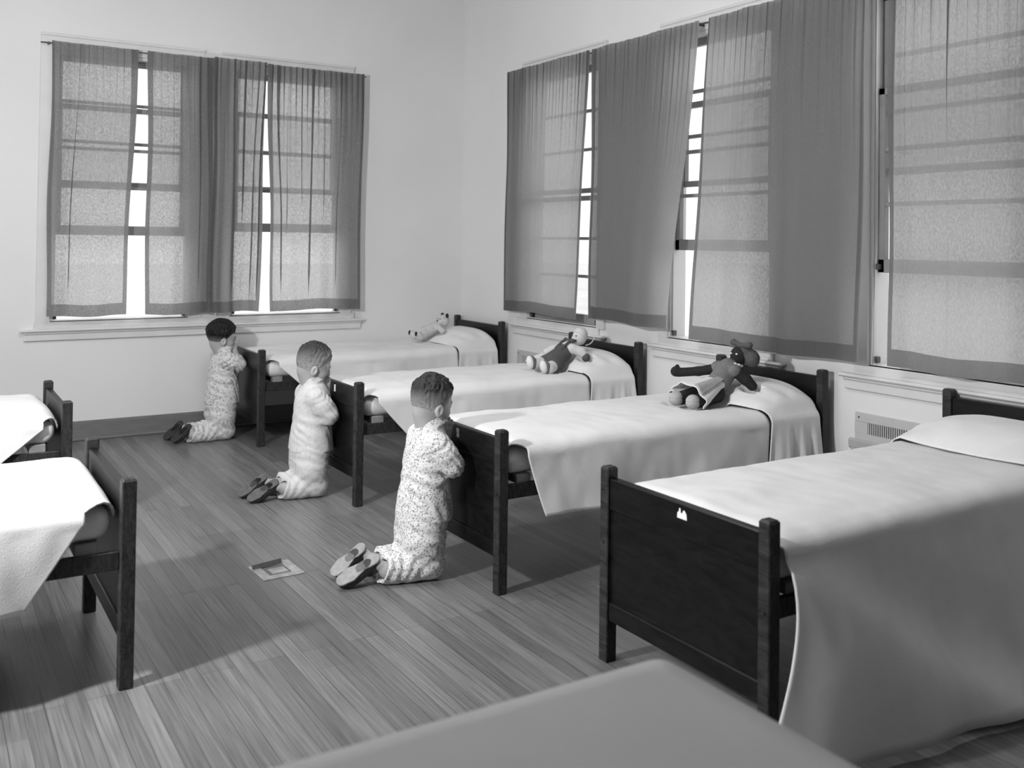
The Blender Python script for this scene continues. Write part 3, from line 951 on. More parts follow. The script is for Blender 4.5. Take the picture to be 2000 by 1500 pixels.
    tag(body, c['label'], 'person', 'kneeling boys')
    # ---------------- hair
    hh = 0.0036
    d = SDF(hp - .145, hp + .150, hh)
    Rt = Rh.T
    lo = d.lo
    X = (d.ax[0][:, None, None] - hp[0]) / hs; Y = (d.ax[1][None, :, None] - hp[1]) / hs; Z = (d.ax[2][None, None, :] - hp[2]) / hs
    u = Rt[0, 0] * X + Rt[0, 1] * Y + Rt[0, 2] * Z; v = Rt[1, 0] * X + Rt[1, 1] * Y + Rt[1, 2] * Z; w_ = Rt[2, 0] * X + Rt[2, 1] * Y + Rt[2, 2] * Z
    k0 = np.sqrt(((u + .014) / .099)**2 + (v / .083)**2 + ((w_ - .020) / .098)**2)
    k1 = np.sqrt(((u + .014) / .099**2)**2 + (v / .083**2)**2 + ((w_ - .020) / .098**2)**2) + 1e-9
    sk = k0 * (k0 - 1) / k1
    hl = np.interp(u, [-.12, -.07, -.045, -.015, .015, .035, .055, .12], c['hairline'])
    up = np.clip((w_ - c['top_from']) / .085, 0, 1); up = up * up * (3 - 2 * up)
    tp = np.clip((w_ - hl) / (.035 + .045 * np.clip((u - .02) / .05, 0, 1)), 0, 1); tp = tp * tp * (3 - 2 * tp)
    thick = .0015 + .002 * tp + c['top_thick'] * up * tp
    az = np.arctan2(v, u + .03)
    st = np.sin(az * 34 + w_ * 70 + 3 * np.sin(u * 60)) * .0008 + (np.sin(u * 115 + 3 * np.sin(v * 75 + w_ * 50)) * np.sin(v * 95 + 2.4 * np.sin(u * 62 + w_ * 30)) * .0042 + np.sin(az * 21 + u * 60 + 3 * np.sin(v * 50)) * .0012) * up
    wv_ = c.get('wave', 0) * .6 * np.sin(u * 105 + 1.3 * np.sin(v * 55) + 1) * up * np.clip(w_ / .08, 0, 1)
    tuft = tp * c.get('tuft', 0) * np.exp(-((u - .075) / .035)**2 - ((w_ - .075) / .035)**2)
    hd = np.maximum(sk - (thick + st + wv_ + tuft), (hl + .004 * np.sin(az * 30) - w_) * .8)
    # sideburn notch around the ears
    for s in (-1, 1):
        q = np.sqrt(((u - .002) / .021)**2 + ((v - s * .086) / .03)**2 + ((w_ + .034) / .034)**2)
        hd = np.maximum(hd, (1 - q) * .02)
    d.a = (hd * hs).astype(np.float32)
    h = d.mesh('hair', c['hair_mat'], body, 1)
    # ---------------- pyjama jacket
    d = SDF((-.26, -.25, .16), (.16, .25, .76), 0.0048)
    d.loft(c['jacket'], .02)
    for s in (-1, 1):
        d.ell(sh[s] + np.array((0, -s * .028, -.010)), (.052, .050, .046), None, .035)
        e2 = el[s] + (wr[s] - el[s]) * c.get('cuff_at', .30)
        d.chain([sh[s], (sh[s] + el[s]) / 2 + np.array((0, s * .004, 0)), el[s]], [.055, .053, .050], .022)
        d.cone(el[s], e2, .049, .043, .015)
        dirv = (wr[s] - el[s]) / np.linalg.norm(wr[s] - el[s])
        p = e2
        d.put(lambda X, Y, Z, p=p, dv=dirv: np.sqrt((X - p[0] - dv[0] * .04)**2 + (Y - p[1] - dv[1] * .04)**2 + (Z - p[2] - dv[2] * .04)**2) - .050, p - .09, p + .09, .004, 'd')
    # collar
    cc = np.array(c['collar'])
    Rc = rotm(0, -.35, 0)
    def ring(X, Y, Z):
        x, y, z = X - cc[0], Y - cc[1], Z - cc[2]
        uu = Rc[0, 0] * x + Rc[1, 0] * y + Rc[2, 0] * z; ww = Rc[0, 2] * x + Rc[1, 2] * y + Rc[2, 2] * z
        rr = np.sqrt((uu / 1.05)**2 + y**2) - (.056 - .35 * ww)
        return np.sqrt(np.maximum(np.abs(rr) - .006, 0)**2 + np.maximum(np.abs(ww) - .016, 0)**2) - .003
    d.put(ring, cc - .09, cc + .09, .010)
    hz = c['jacket'][0][0]
    d.warp(folds([f[:4] + (f[4] * c.get('fold', 1),) + f[5:] for f in c['jfolds']]))
    d.cut(lambda X, Y, Z: (hz + .012 + .10 * (X + .08) * c.get('hem_tilt', -.2) + .006 * np.sin(Y * 24) + 0.004 * np.sin(X * 40)) - Z)
    j = d.mesh('pyjama_jacket', c['cloth'], body, 1)
    # ---------------- pyjama trousers
    d = SDF((-.44, -.22, -.012), (.10, .22, .42), 0.0048)
    d.loft([(pel[2] - .085, pel[0] - .012, 0, .102, .126), (pel[2] - .02, pel[0] - .006, 0, .108, .130), (pel[2] + .06, pel[0], 0, .105, .130)], .02)
    for s in (-1, 1):
        hip = pel + np.array((0.0, s * .060, -.035))
        d.chain([hip, (hip + kn[s]) / 2 + np.array((-.022, 0, .005)), kn[s] + np.array((-.012, 0, .016))], [.090, .086, .068], .025)
        d.chain([kn[s], (kn[s] + an[s]) / 2 + np.array((0, 0, .004)), an[s] + np.array((.03, 0, 0)), an[s] + np.array((-.05, 0, .01))], [.057, .061, .059, .060], .02)
    ac = (an[-1] + an[1]) / 2
    d.warp(folds([f[:4] + (f[4] * c.get('fold', 1),) + f[5:] for f in c['tfolds']]))
    d.cut(lambda X, Y, Z: np.where(Z < .2, (ac[0] - .008 + .35 * (Z - .06) * c.get('cuff_tilt', -1) * -1 + .006 * np.sin(Y * 60)) - X, -1))
    d.cut(lambda X, Y, Z: .002 + 0 * X + 0 * Y - Z)
    for s in (-1, 1):
        d.cone(an[s] + np.array((-.09, 0, .0)), an[s] + np.array((0.02, 0, 0)), .042, .040, .003, 'd')
    d.mesh('pyjama_trousers', c['cloth'], body, 1)
    # ---------------- slippers
    for s in (-1, 1):
        heel = np.array(c['heel'][0 if s < 0 else 1]); toe = np.array(c['toe'][0 if s < 0 else 1])
        t = toe - heel; L = np.linalg.norm(t); t /= L
        y = np.array((0, 1.0, 0)); y = y - t * (t @ y); y /= np.linalg.norm(y)
        n = np.cross(y, t)
        if n[2] < 0: n = -n                      # the sole faces up and back
        ro = c.get('roll', (.45, .45))[0 if s < 0 else 1]
        y, n = y * math.cos(ro) + n * math.sin(ro), n * math.cos(ro) - y * math.sin(ro)
        Rf = np.stack([t, y, n], 1)
        F = lambda a, b, cc: heel + t * a + y * b + n * cc
        lo_ = np.minimum(heel, toe) - .09; hi_ = np.maximum(heel, toe) + .09
        d = SDF(lo_, hi_, 0.0036)
        d.ell(F(L * .22, 0, -.026), (L * .26, .032, .030), Rf, .01)
        d.ell(F(L * .62, 0, -.022), (L * .38, .038, .026), Rf, .02)
        d.ell(F(L * .20, 0, -.052), (.036, .027, .030), Rf, .015)
        d.ell(F(L * .18, 0, -.080), (.034, .026, .028), Rf, .012, 'd')
        d.put(lambda X, Y, Z: (X - heel[0]) * n[0] + (Y - heel[1]) * n[1] + (Z - heel[2]) * n[2] + .004, lo_, hi_, 0, 'x') if False else None
        hx = heel.copy()
        d.cut(lambda X, Y, Z: (X - hx[0]) * n[0] + (Y - hx[1]) * n[1] + (Z - hx[2]) * n[2] + .003)
        d.cut(lambda X, Y, Z: .001 - Z + 0 * X + 0 * Y)
        sl = d.mesh('slipper', M['slipper'], body, 1)
        def plate(nm, pts, mat):
            dd = SDF(lo_, hi_, 0.0034)
            for (a0, r0), (a1, r1) in zip(pts[:-1], pts[1:]):
                dd.cone(F(a0, 0, 0), F(a1, 0, 0), r0, r1, .004)
            dd.cut(lambda X, Y, Z: np.abs((X - hx[0]) * n[0] + (Y - hx[1]) * n[1] + (Z - hx[2]) * n[2] + .001) - .0052)
            dd.cut(lambda X, Y, Z: .001 - Z + 0 * X + 0 * Y)
            return dd.mesh(nm, mat, sl, 0)
        so = plate('sole', [(L * .44, .026), (L * .68, .036), (L * .86, .030)], c['sole'][0])
        ar = plate('sole_arch', [(L * .26, .024), (L * .44, .0245)], c['sole'][1])
        he = plate('sole_heel', [(L * .10, .028), (L * .22, .027)], c['sole'][0])
    return body

J = lambda x, a=1.0, b=1.0, sh=0.0, dz=0.0: [(.245, -.070 + x, 0, .130 * a, .156 * b), (.32, -.070 + x, 0, .123 * a, .148 * b), (.42, -.066 + x, 0, .110 * a, .137 * b), (.50, -.060 + x + sh * .5, 0, .106 * a, .137 * b), (.57 + dz, -.056 + x + sh, 0, .100 * a, .133 * b), (.615 + dz, -.054 + x + sh, 0, .080 * a, .112 * b), (.65 + dz * .7, -.052 + x + sh, 0, .058, .066), (.672 + dz * .5, -.047 + x + sh, 0, .050, .055)]
JF = lambda x: [((-.07 + x, -.12, .43), (.11, .10, .06), (.35, 0, 1), .050, .0055, .3), ((.00 + x, -.13, .50), (.07, .08, .07), (1, 0, .9), .034, .0060, 1.0),
                ((-.10 + x, .05, .42), (.10, .12, .07), (-.5, .3, 1), .060, .0030, 2.0), ((-.06 + x, 0, .30), (.14, .18, .08), (.9, .5, .1), .070, .0045, .8),
                ((-.04 + x, -.13, .57), (.06, .05, .05), (.7, 0, -.8), .030, .0045, 0), ((-.14 + x, 0, .55), (.07, .12, .08), (.1, 1, .5), .060, .0030, 1.4), ((-.13 + x, -.09, .36), (.08, .07, .05), (.5, -.2, 1), .036, .0040, 1.9), ((.02 + x, -.10, .36), (.08, .07, .09), (.25, .9, .25), .032, .0040, .5)]
TF = lambda: [((-.03, -.07, .09), (.08, .09, .06), (.8, 0, 1), .034, .0060, .4), ((-.16, -.08, .09), (.12, .08, .07), (1, .1, -.6), .042, .0045, 1.2),
              ((-.06, -.06, .22), (.10, .12, .07), (.3, .1, 1), .048, .0050, .6), ((-.10, .05, .13), (.10, .09, .06), (.8, .2, .9), .040, .0050, 2.2),
              ((-.26, 0, .06), (.07, .14, .07), (1, 0, .25), .034, .0040, .3)]

make_boy(dict(
    loc=(-2.120, -3.705, -0.10), label='kneeling boy with wavy light-brown hair, in boldly flecked pyjamas, nearest the camera',
    head=(-.026, .004, .744), hs=.92, hpitch=.32, hyaw=.16, neck=(-.048, 0, .625), pelvis=(-.068, 0, .30),
    knee=((-.052, -.070, .058), (-.047, .070, .058)), ankle=((-.245, -.046, .058), (-.262, .060, .060)),
    heel=((-.285, -.046, .118), (-.310, .080, .130)), toe=((-.452, -.040, .030), (-.440, .085, .028)),
    sh=(-.045, .118, .578), el=((.010, -.142, .492), (.016, .140, .490)), wr=(.026, .565), hand_dir=(.16, 0, 1),
    jacket=J(.010, .93, 1, 0, -.012), collar=(-.036, 0, .660), hem_tilt=-.15,
    hairline=[-.105, -.100, -.085, -.060, -.040, -.006, .046, .074], top_from=-.010, top_thick=.013, wave=.0040, tuft=.003,
    hair_mat=hair_mat('wavy_brown_hair', .022, .40, .712, .812), cloth=M['floral'], jfolds=JF(0), tfolds=TF(), sole=(M['sole_light'], M['sole_mid'])))
make_boy(dict(
    loc=(-2.103, -2.185, -0.04), label='kneeling fair-haired boy in plain white pyjamas with palms pressed together, the middle of the three',
    fold=.62, head=(-.030, .0, .735), hs=.96, hpitch=.40, hyaw=-.16, neck=(-.050, 0, .620), pelvis=(-.050, 0, .285),
    knee=((-.025, -.072, .058), (-.018, .070, .058)), ankle=((-.205, -.050, .060), (-.220, .065, .060)),
    heel=((-.252, -.055, .108), (-.285, .070, .112)), toe=((-.405, -.050, .022), (-.425, .075, .022)),
    sh=(-.050, .112, .562), el=((.015, -.138, .462), (.018, .135, .465)), wr=(.034, .556), hand_dir=(.02, 0, 1),
    jacket=J(.025, .96, .96, -.006, -.024), collar=(-.040, 0, .655), hem_tilt=-.2,
    hairline=[-.105, -.100, -.085, -.060, -.040, -.006, .046, .074], top_from=-.005, top_thick=.011, wave=.002, tuft=.005,
    hair_mat=hair_mat('fair_brown_hair', .040, .40, .712, .832), cloth=M['plain_pj'], jfolds=JF(.025), tfolds=TF(), sole=(M['sole_mid'], M['slipper'])))
make_boy(dict(
    loc=(-2.135, -.385, 0.06), label='kneeling dark-haired boy in faintly printed pyjamas, farthest of the three',
    head=(-.040, .0, .732), hs=.95, hpitch=.20, hyaw=-.12, neck=(-.045, 0, .625), pelvis=(-.035, 0, .30),
    knee=((-.020, -.068, .058), (-.014, .068, .058)), ankle=((-.255, -.050, .058), (-.270, .050, .058)),
    heel=((-.280, -.052, .122), (-.305, .060, .130)), toe=((-.395, -.050, .026), (-.415, .060, .026)),
    sh=(-.035, .115, .575), el=((.044, -.122, .535), (.046, .118, .540)), wr=(.040, .625), hand_dir=(.06, 0, 1), cuff_at=.42,
    jacket=J(.035, .95, .97, 0, -.015), collar=(-.034, 0, .660), hem_tilt=.1,
    hairline=[-.090, -.086, -.070, -.045, -.025, .004, .036, .044], top_from=-.04, top_thick=.016, wave=.001, tuft=.008,
    hair_mat=hair_mat('black_hair', .006, .24, .690, .742), cloth=M['speckle'], jfolds=JF(0), tfolds=TF(), sole=(M['slipper'], M['slipper'])))

# ------------------------------------------------------------------ toys on the pillows
def bear():
    o0 = np.array((-.50, -.40, .70))
    d = SDF((-.70, -.60, .60), (-.22, -.20, .90), 0.0042)
    d.cone((-.575, -.40, .690), (-.46, -.40, .735), .052, .046, .02)            # belly to chest
    hc = np.array((-.385, -.40, .785))
    d.ell(hc, (.050, .050, .052), None, .02)
    d.ell(hc + np.array((-.036, -.012, -.004)), (.028, .026, .024), None, .012)     # muzzle
    for s in (-1, 1):
        d.chain([(-.585, -.40 + s * .032, .675), (-.62, -.40 + s * .050, .668), (-.642, -.40 + s * .058, .690)], [.034, .028, .026], .012)   # legs
        d.chain([(-.455, -.40 + s * .040, .745), (-.435, -.40 + s * .085, .710)], [.024, .022], .010)   # arms
    b = d.mesh('toy_bear', M['bear_fur'], None, 1)
    tag(b, 'pale plush toy bear with dark ears lying on the pillow by the left wall', 'toy')
    for s in (-1, 1):
        e = SDF((-.46, -.52, .76), (-.30, -.28, .90), .0035); e.ell(hc + np.array((.012, s * .042, .046)), (.012, .020, .020)); e.mesh('ear', M['black_cloth'], b)
        e = SDF((-.52, -.50, .70), (-.34, -.30, .86), .0022); e.ell(hc + np.array((-.044, s * .020 - .004, .018)), (.006, .006, .006)); e.mesh('eye', M['black_cloth'], b)
        e = SDF((-.70, -.52, .62), (-.58, -.28, .76), .0032); e.ell((-.660, -.40 + s * .060, .694), (.010, .018, .020)); e.mesh('paw_pad', M['black_cloth'], b)
    e = SDF((-.50, -.50, .72), (-.38, -.32, .84), .0022); e.ell(hc + np.array((-.064, -.015, .004)), (.006, .010, .007)); e.mesh('nose', M['black_cloth'], b)
    e = SDF((-.50, -.56, .66), (-.38, -.42, .76), .0032); e.ell((-.430, -.492, .704), (.012, .008, .013)); e.mesh('arm_patch', M['black_cloth'], b)
    return b
TOYS = [bear()]

def boy_doll():
    d = SDF((-.80, -2.42, .58), (-.16, -1.98, .90), 0.0045)
    hip = np.array((-.470, -2.17, .660)); ch = np.array((-.365, -2.17, .735))
    hc = np.array((-.278, -2.17, .800))
    d.cone(hip, ch, .055, .046, .02)
    d.ell(hc, (.048, .046, .052), None, .012)
    d.cone(ch, hc, .03, .028, .02)
    d.ell(hc + np.array((-.044, -.006, -.004)), (.012, .009, .009), None, .006)      # nose
    for s, k in ((-1, (-.575, -2.26, .622)), (1, (-.600, -2.14, .640))):
        d.chain([hip + np.array((-.01, s * .035, -.012)), np.array(k)], [.044, .034], .014)
        d.chain([np.array(k), np.array(k) + np.array((-.030, -.006, .006))], [.033, .03], .01)
    d.chain([ch + np.array((0, -.045, .0)), (-.315, -2.245, .715), (-.300, -2.262, .690)], [.032, .030, .026], .014)
    d.chain([ch + np.array((0, .045, .0)), (-.43, -2.08, .715), (-.46, -2.06, .70)], [.032, .028, .026], .014)
    b = d.mesh('cloth_doll', M['doll_cloth'], None, 1)
    tag(b, 'pale stuffed doll in dark braced shorts propped on the second bed pillow', 'doll')
    # shorts
    d = SDF((-.60, -2.32, .58), (-.34, -2.02, .78), .0042)
    d.cone(hip + np.array((-.004, 0, 0)), hip + (ch - hip) * .62, .064, .056, .02)
    for s, k in ((-1, (-.575, -2.26, .622)), (1, (-.600, -2.14, .640))):
        p = hip + np.array((-.01, s * .035, -.012)); d.cone(p, p + (np.array(k) - p) * .32, .052, .050, .015)
    d.mesh('shorts', M['grey_felt'], b)
    ax = (ch - hip) / np.linalg.norm(ch - hip)
    d = SDF((-.50, -2.26, .66), (-.24, -2.08, .84), .0032)
    for s in (-1, 1):
        d.chain([hip + ax * .07 + np.array((-.030, s * .034, .036)), ch + np.array((-.022, s * .034, .044)), ch + np.array((.035, s * .030, .050))], [.008, .008, .008], .004)
    d.mesh('braces', M['grey_felt'], b)
    d = SDF((-.42, -2.26, .70), (-.24, -2.08, .84), .0030)
    nk = ch + (hc - ch) * .52 + np.array((-.036, 0, .012))
    for s in (-1, 1):
        d.cone(nk + np.array((0, s * .010, 0)), nk + np.array((-.006, s * .036, .004)), .006, .016, .004)
    d.ell(nk, (.009, .010, .009))
    d.mesh('bow_tie', M['grey_felt'], b)
    for s, k in ((-1, (-.575, -2.26, .622)), (1, (-.600, -2.14, .640))):
        k = np.array(k)
        d = SDF(k - .10, k + .10, .0036)
        d.ell(k + np.array((-.030, -.004, .012)), (.030, .034, .046), rotm(0, -.3, 0))
        d.mesh('shoe', M['mid_felt'], b)
        d = SDF(k - .11, k + .10, .0036)
        d.ell(k + np.array((-.044, -.006, .014)), (.024, .030, .044), rotm(0, -.3, 0))
        d.mesh('shoe_sole', M['white_felt'], b)
    d = SDF((-.36, -2.34, .62), (-.22, -2.18, .76), .0036); d.ell((-.298, -2.276, .680), (.028, .026, .028)); d.mesh('mitten', M['grey_felt'], b)
    d = SDF((-.36, -2.26, .74), (-.18, -2.08, .88), .0030)
    d.ell(hc + np.array((.006, 0, .014)), (.051, .049, .053))
    d.cut(lambda X, Y, Z: (hc[2] + .026 - .75 * (X - hc[0] + .02)) - Z + 0 * Y)
    d.mesh('hair', M['doll_cloth'], b)
    for s in (-1, 1):
        d = SDF(hc - .07, hc + .07, .0022); d.ell(hc + np.array((-.043, s * .018 - .004, .014)), (.006, .009, .004)); d.mesh('eye', M['grey_felt'], b)
    mb = MB(); pts = [hc + np.array((.030, -.030, -.050)) + np.array((.060 * math.sin(a), -.012 * math.sin(a), .060 * (1 - math.cos(a)))) for a in np.linspace(0, 1.7, 10)]
    mb.tube([tuple(p) for p in pts], .003, 8); mb.build('cord_loop', M['white_felt'], b, True)
    return b
TOYS.append(boy_doll())

def girl_doll():
    hip = np.array((-.500, -3.68, .665)); ch = np.array((-.395, -3.69, .765)); hc = np.array((-.315, -3.695, .842))
    d = SDF((-.80, -3.92, .57), (-.14, -3.40, .95), 0.0045)
    d.cone(hip, ch, .055, .045, .02)
    d.ell(hc, (.046, .050, .050), None, .012)
    d.cone(ch, hc, .026, .024, .018)
    d.ell(hc + np.array((-.042, -.004, -.006)), (.010, .008, .008), None, .006)
    fe = {-1: np.array((-.655, -3.735, .628)), 1: np.array((-.680, -3.635, .634))}
    for s in (-1, 1):
        d.chain([hip + np.array((0, s * .035, -.01)), fe[s]], [.048, .034], .012)
    d.chain([ch + np.array((0, .045, .01)), (-.475, -3.555, .752), (-.545, -3.485, .742)], [.030, .024, .024], .012)
    d.ell((-.560, -3.470, .746), (.030, .026, .028), None, .010)
    d.ell((-.548, -3.468, .770), (.012, .012, .014), None, .006)                 # thumb
    d.chain([ch + np.array((.0, -.045, .01)), (-.350, -3.775, .730), (-.325, -3.800, .695)], [.032, .030, .026], .012)
    b = d.mesh('cloth_doll', M['black_cloth'], None, 1)
    tag(b, 'black cloth girl doll with hair bow and pale skirt propped on the third bed pillow', 'doll')
    # skirt: a flared gored cone lying over the legs
    def cloth_cone(nm, p, q, r0, r1, a0, a1, mat, wav=0.0, th=.006):
        p, q = np.array(p), np.array(q); ax = (q - p) / np.linalg.norm(q - p)
        side = np.array((0, 1.0, 0)); side -= ax * (ax @ side); side /= np.linalg.norm(side)
        up = np.cross(side, ax); up = up if up[2] > 0 else -up
        NA, NL = 60, 24
        P = np.zeros((NA, NL, 3))
        for i in range(NA):
            a = a0 + (a1 - a0) * i / (NA - 1)
            for j in range(NL):
                t = j / (NL - 1)
                r = (r0 + (r1 - r0) * t) * (1 + wav * t * math.sin(a * 7))
                P[i, j] = p + (q - p) * t + side * (r * math.sin(a)) + up * (r * .62 * math.cos(a)) + ax * (wav * .10 * t * t * math.cos(a * 6))
        o = grid_mesh(nm, P, mat, b)
        m = o.modifiers.new('thick', 'SOLIDIFY'); m.thickness = th
        return o
    wa = hip + (ch - hip) * .45
    cloth_cone('skirt', wa, hip + np.array((-.150, .004, -.022)), .054, .130, -2.2, 1.65, M['white_felt'], .05)
    cloth_cone('apron', wa + np.array((-.002, 0, .009)), hip + np.array((-.153, .0, -.014)), .056, .133, -1.15, -.50, M['pale_felt'], .05)
    d = SDF((-.54, -3.84, .66), (-.28, -3.54, .88), .0040)
    d.cone(wa, ch + np.array((.004, 0, .010)), .058, .056, .02)
    d.ell(ch + np.array((-.012, .060, .012)), (.040, .036, .036), None, .012)
    d.ell(ch + np.array((.0, -.056, .008)), (.034, .030, .032), None, .012)
    d.mesh('bodice', M['mid_felt'], b)
    d = SDF((-.46, -3.78, .74), (-.28, -3.60, .86), .0032)
    nk = ch + (hc - ch) * .42
    for k in range(9):
        a = -1.9 + 3.8 * k / 8
        d.ell(nk + np.array((-.040 * math.cos(a), .050 * math.sin(a), .014 * math.cos(a))), (.012, .013, .008), None, .004)
    d.mesh('collar', M['white_felt'], b)
    for s in (-1, 1):
        k = fe[s]
        d = SDF(k - .09, k + .09, .0036); d.ell(k + np.array((-.020, 0, .002)), (.040, .036, .038), None, .01)
        d.warp(lambda X, Y, Z, k=k: .003 * np.exp(-((Z - k[2] - .004) / .003)**2) + 0 * X + 0 * Y)
        d.mesh('shoe', M['pale_felt'], b)
    d = SDF(hc - .11, hc + np.array((.14, .12, .12)), .0036)
    d.ell(hc + np.array((.022, -.004, .010)), (.050, .062, .054), None, .015)
    d.ell(hc + np.array((.032, -.062, -.012)), (.038, .040, .046), None, .012)
    d.ell(hc + np.array((.032, .050, -.004)), (.030, .030, .038), None, .012)
    d.warp(lambda X, Y, Z: .003 * np.sin(X * 300) * np.sin(Y * 260) * np.sin(Z * 280))
    d.mesh('hair', M['grey_felt'], b)
    d = SDF(hc - .11, hc + .13, .0036)
    bc = hc + np.array((-.006, -.010, .056))
    d.cone(bc, bc + np.array((.008, -.060, .004)), .010, .018, .006)
    d.cone(bc, bc + np.array((-.004, .044, .012)), .010, .018, .006)
    d.ell(bc, (.014, .014, .013))
    d.mesh('hair_bow', M['grey_felt'], b)
    for s in (-1, 1):
        d = SDF(hc - .07, hc + .07, .0020); d.ell(hc + np.array((-.044, s * .020 - .004, .012)), (.005, .008, .005)); d.mesh('eye', M['white_felt'], b)
    d = SDF(hc - .07, hc + .07, .0020); d.ell(hc + np.array((-.042, -.004, -.022)), (.005, .009, .003)); d.mesh('mouth', M['mid_felt'], b)
    return b
TOYS.append(girl_doll())

# soft bedding gives way under the toys: press the covers down below whatever lies on them
from mathutils.bvhtree import BVHTree
def press(toy, cover, shift):
    toy.location = Vector(toy.location) + Vector(shift)
    V, F = [], []
    def collect(o, off):
        off = off + Vector(o.location)
        n = len(V)
        V.extend([v.co + off for v in o.data.vertices]); F.extend([[i + n for i in p.vertices] for p in o.data.polygons])
        for ch in o.children: collect(ch, off)
    collect(toy, Vector((0, 0, 0)))
    bvh = BVHTree.FromPolygons(V, F)
    for o in [cover] + list(cover.children):
        off = Vector(cover.location) + (Vector(o.location) if o is not cover else Vector((0, 0, 0)))
        for v in o.data.vertices:
            p = v.co + off
            if p.z < 0.5: continue
            best = None
            for dx, dy in ((0, 0), (.014, 0), (-.014, 0), (0, .014), (0, -.014), (.022, .022), (-.022, .022), (.022, -.022), (-.022, -.022), (.03, 0), (-.03, 0), (0, .03), (0, -.03)):
                hit = bvh.ray_cast(Vector((p.x + dx, p.y + dy, 0.3)), Vector((0, 0, 1)))
                if hit[0] is not None and (best is None or hit[0].z < best): best = hit[0].z
            if best is not None and p.z > best - 0.023:
                v.co.z += best - 0.023 - p.z

covers = {}
for o in scene.objects:
    if o.name.startswith('coverlet'): covers[o.name] = o
press(TOYS[0], covers['coverlet'], (0, 0, 0))
press(TOYS[1], covers['coverlet.001'], (-.080, -.120, .020))
press(TOYS[2], covers['coverlet.002'], (-.060, -.080, .018))

# ------------------------------------------------------------------ wall registers, floor plate, small chair
def register(y0, y1, z0, z1, sy0, sy1, sz0, sz1, label):
    mb = MB()
    t = .010
    mb.box(-t, y0, sz1, 0.001, y1, z1, .002); mb.box(-t, y0, z0, 0.001, y1, sz0, .002)
    mb.box(-t, y0, sz0, 0.001, sy0, sz1); mb.box(-t, sy1, sz0, 0.001, y1, sz1)
    o = mb.build('wall_register', M['vent'])
    tag(o, label, 'vent', 'wall registers')
    h = MB(); h.box(-.003, sy0, sz0, 0.0, sy1, sz1); h.build('opening_shade', M['dark_hole'], o)  # dark sheet behind the slats, shade of the slot put into its colour
    n = int((sy1 - sy0) / .0125); mb = MB()
    for i in range(n):
        y = sy0 + (i + .5) * (sy1 - sy0) / n
        mb.box(-t, y - .0030, sz0, -.002, y + .0030, sz1)
    mb.build('grille', M['vent'], o)
    for (a, c) in ((y1 - .025, z1 - .025), (y0 + .025, z1 - .025)):
        s = MB(); s.cyl((-t, a, c), (-t - .003, a, c), .005, .004, 10); s.build('screw', M['latch'], o)
    return o
register(-5.00, -4.228, .30, .604, -4.92, -4.307, .500, .557, 'pale wall register with a slotted grille, right of the bed with the girl doll')
register(-1.72, -.950, .29, .589, -1.64, -1.028, .470, .545, 'pale wall register under the corner window, behind the doll in dark shorts')

def floor_plate():
    o = empty('floor_outlet', (-2.713, -3.335, 0), 0.05)
    tag(o, 'square metal floor plate with an open flap set in the floorboards', 'floor plate')
    mb = MB()
    mb.box(-.092, -.102, 0, .092, -.060, .004, .001); mb.box(-.092, .060, 0, .092, .102, .004, .001)
    mb.box(-.092, -.060, 0, -.050, .060, .004, .001); mb.box(.050, -.060, 0, .092, .060, .004, .001)
    mb.build('frame', M['metal'], o)
    mb = MB(); mb.box(-.050, -.060, 0, .050, .060, .0012); mb.build('recess', M['dark_hole'], o)
    mb = MB(); mb.box(-.030, -.040, .001, .042, .030, .0026, .001); mb.build('cover', M['metal'], o)
    mb = MB()
    mb.add([(-.088, .050, .004), (.050, .062, .004), (.050, .075, .024), (-.088, .060, .020), (-.088, .053, .003), (.050, .065, .003), (.050, .078, .023), (-.088, .063, .019)],
           [(0, 1, 2, 3), (7, 6, 5, 4), (0, 4, 5, 1), (1, 5, 6, 2), (2, 6, 7, 3), (3, 7, 4, 0)])
    mb.build('flap', M['latch'], o)
floor_plate()

def small_chair():
    o = empty('chair', (-.235, -4.575, 0), 0)
    tag(o, 'small grey painted chair against the right wall behind the nearest bed', 'chair')
    hw = .135
    mb = MB(); mb.box(-.05, -hw - .035, .482, -.028, hw + .035, .532, .010); mb.build('back_rail', M['chair'], o)
    mb = MB(); mb.box(-.050, -hw, .375, -.030, hw, .410, .006); mb.build('back_slat', M['chair'], o)
    mb = MB(); mb.box(-.045, -hw - .01, .270, .185, hw + .01, .290, .008); mb.build('seat', M['chair'], o)
    for x, z in ((-.038, .49), (.17, .272)):
        for y in (-hw + .005, hw - .005):
            mb = MB(); mb.box(x - .012, y - .020, 0, x + .012, y + .020, z, .003); mb.build('leg', M['chair'], o)
small_chair()

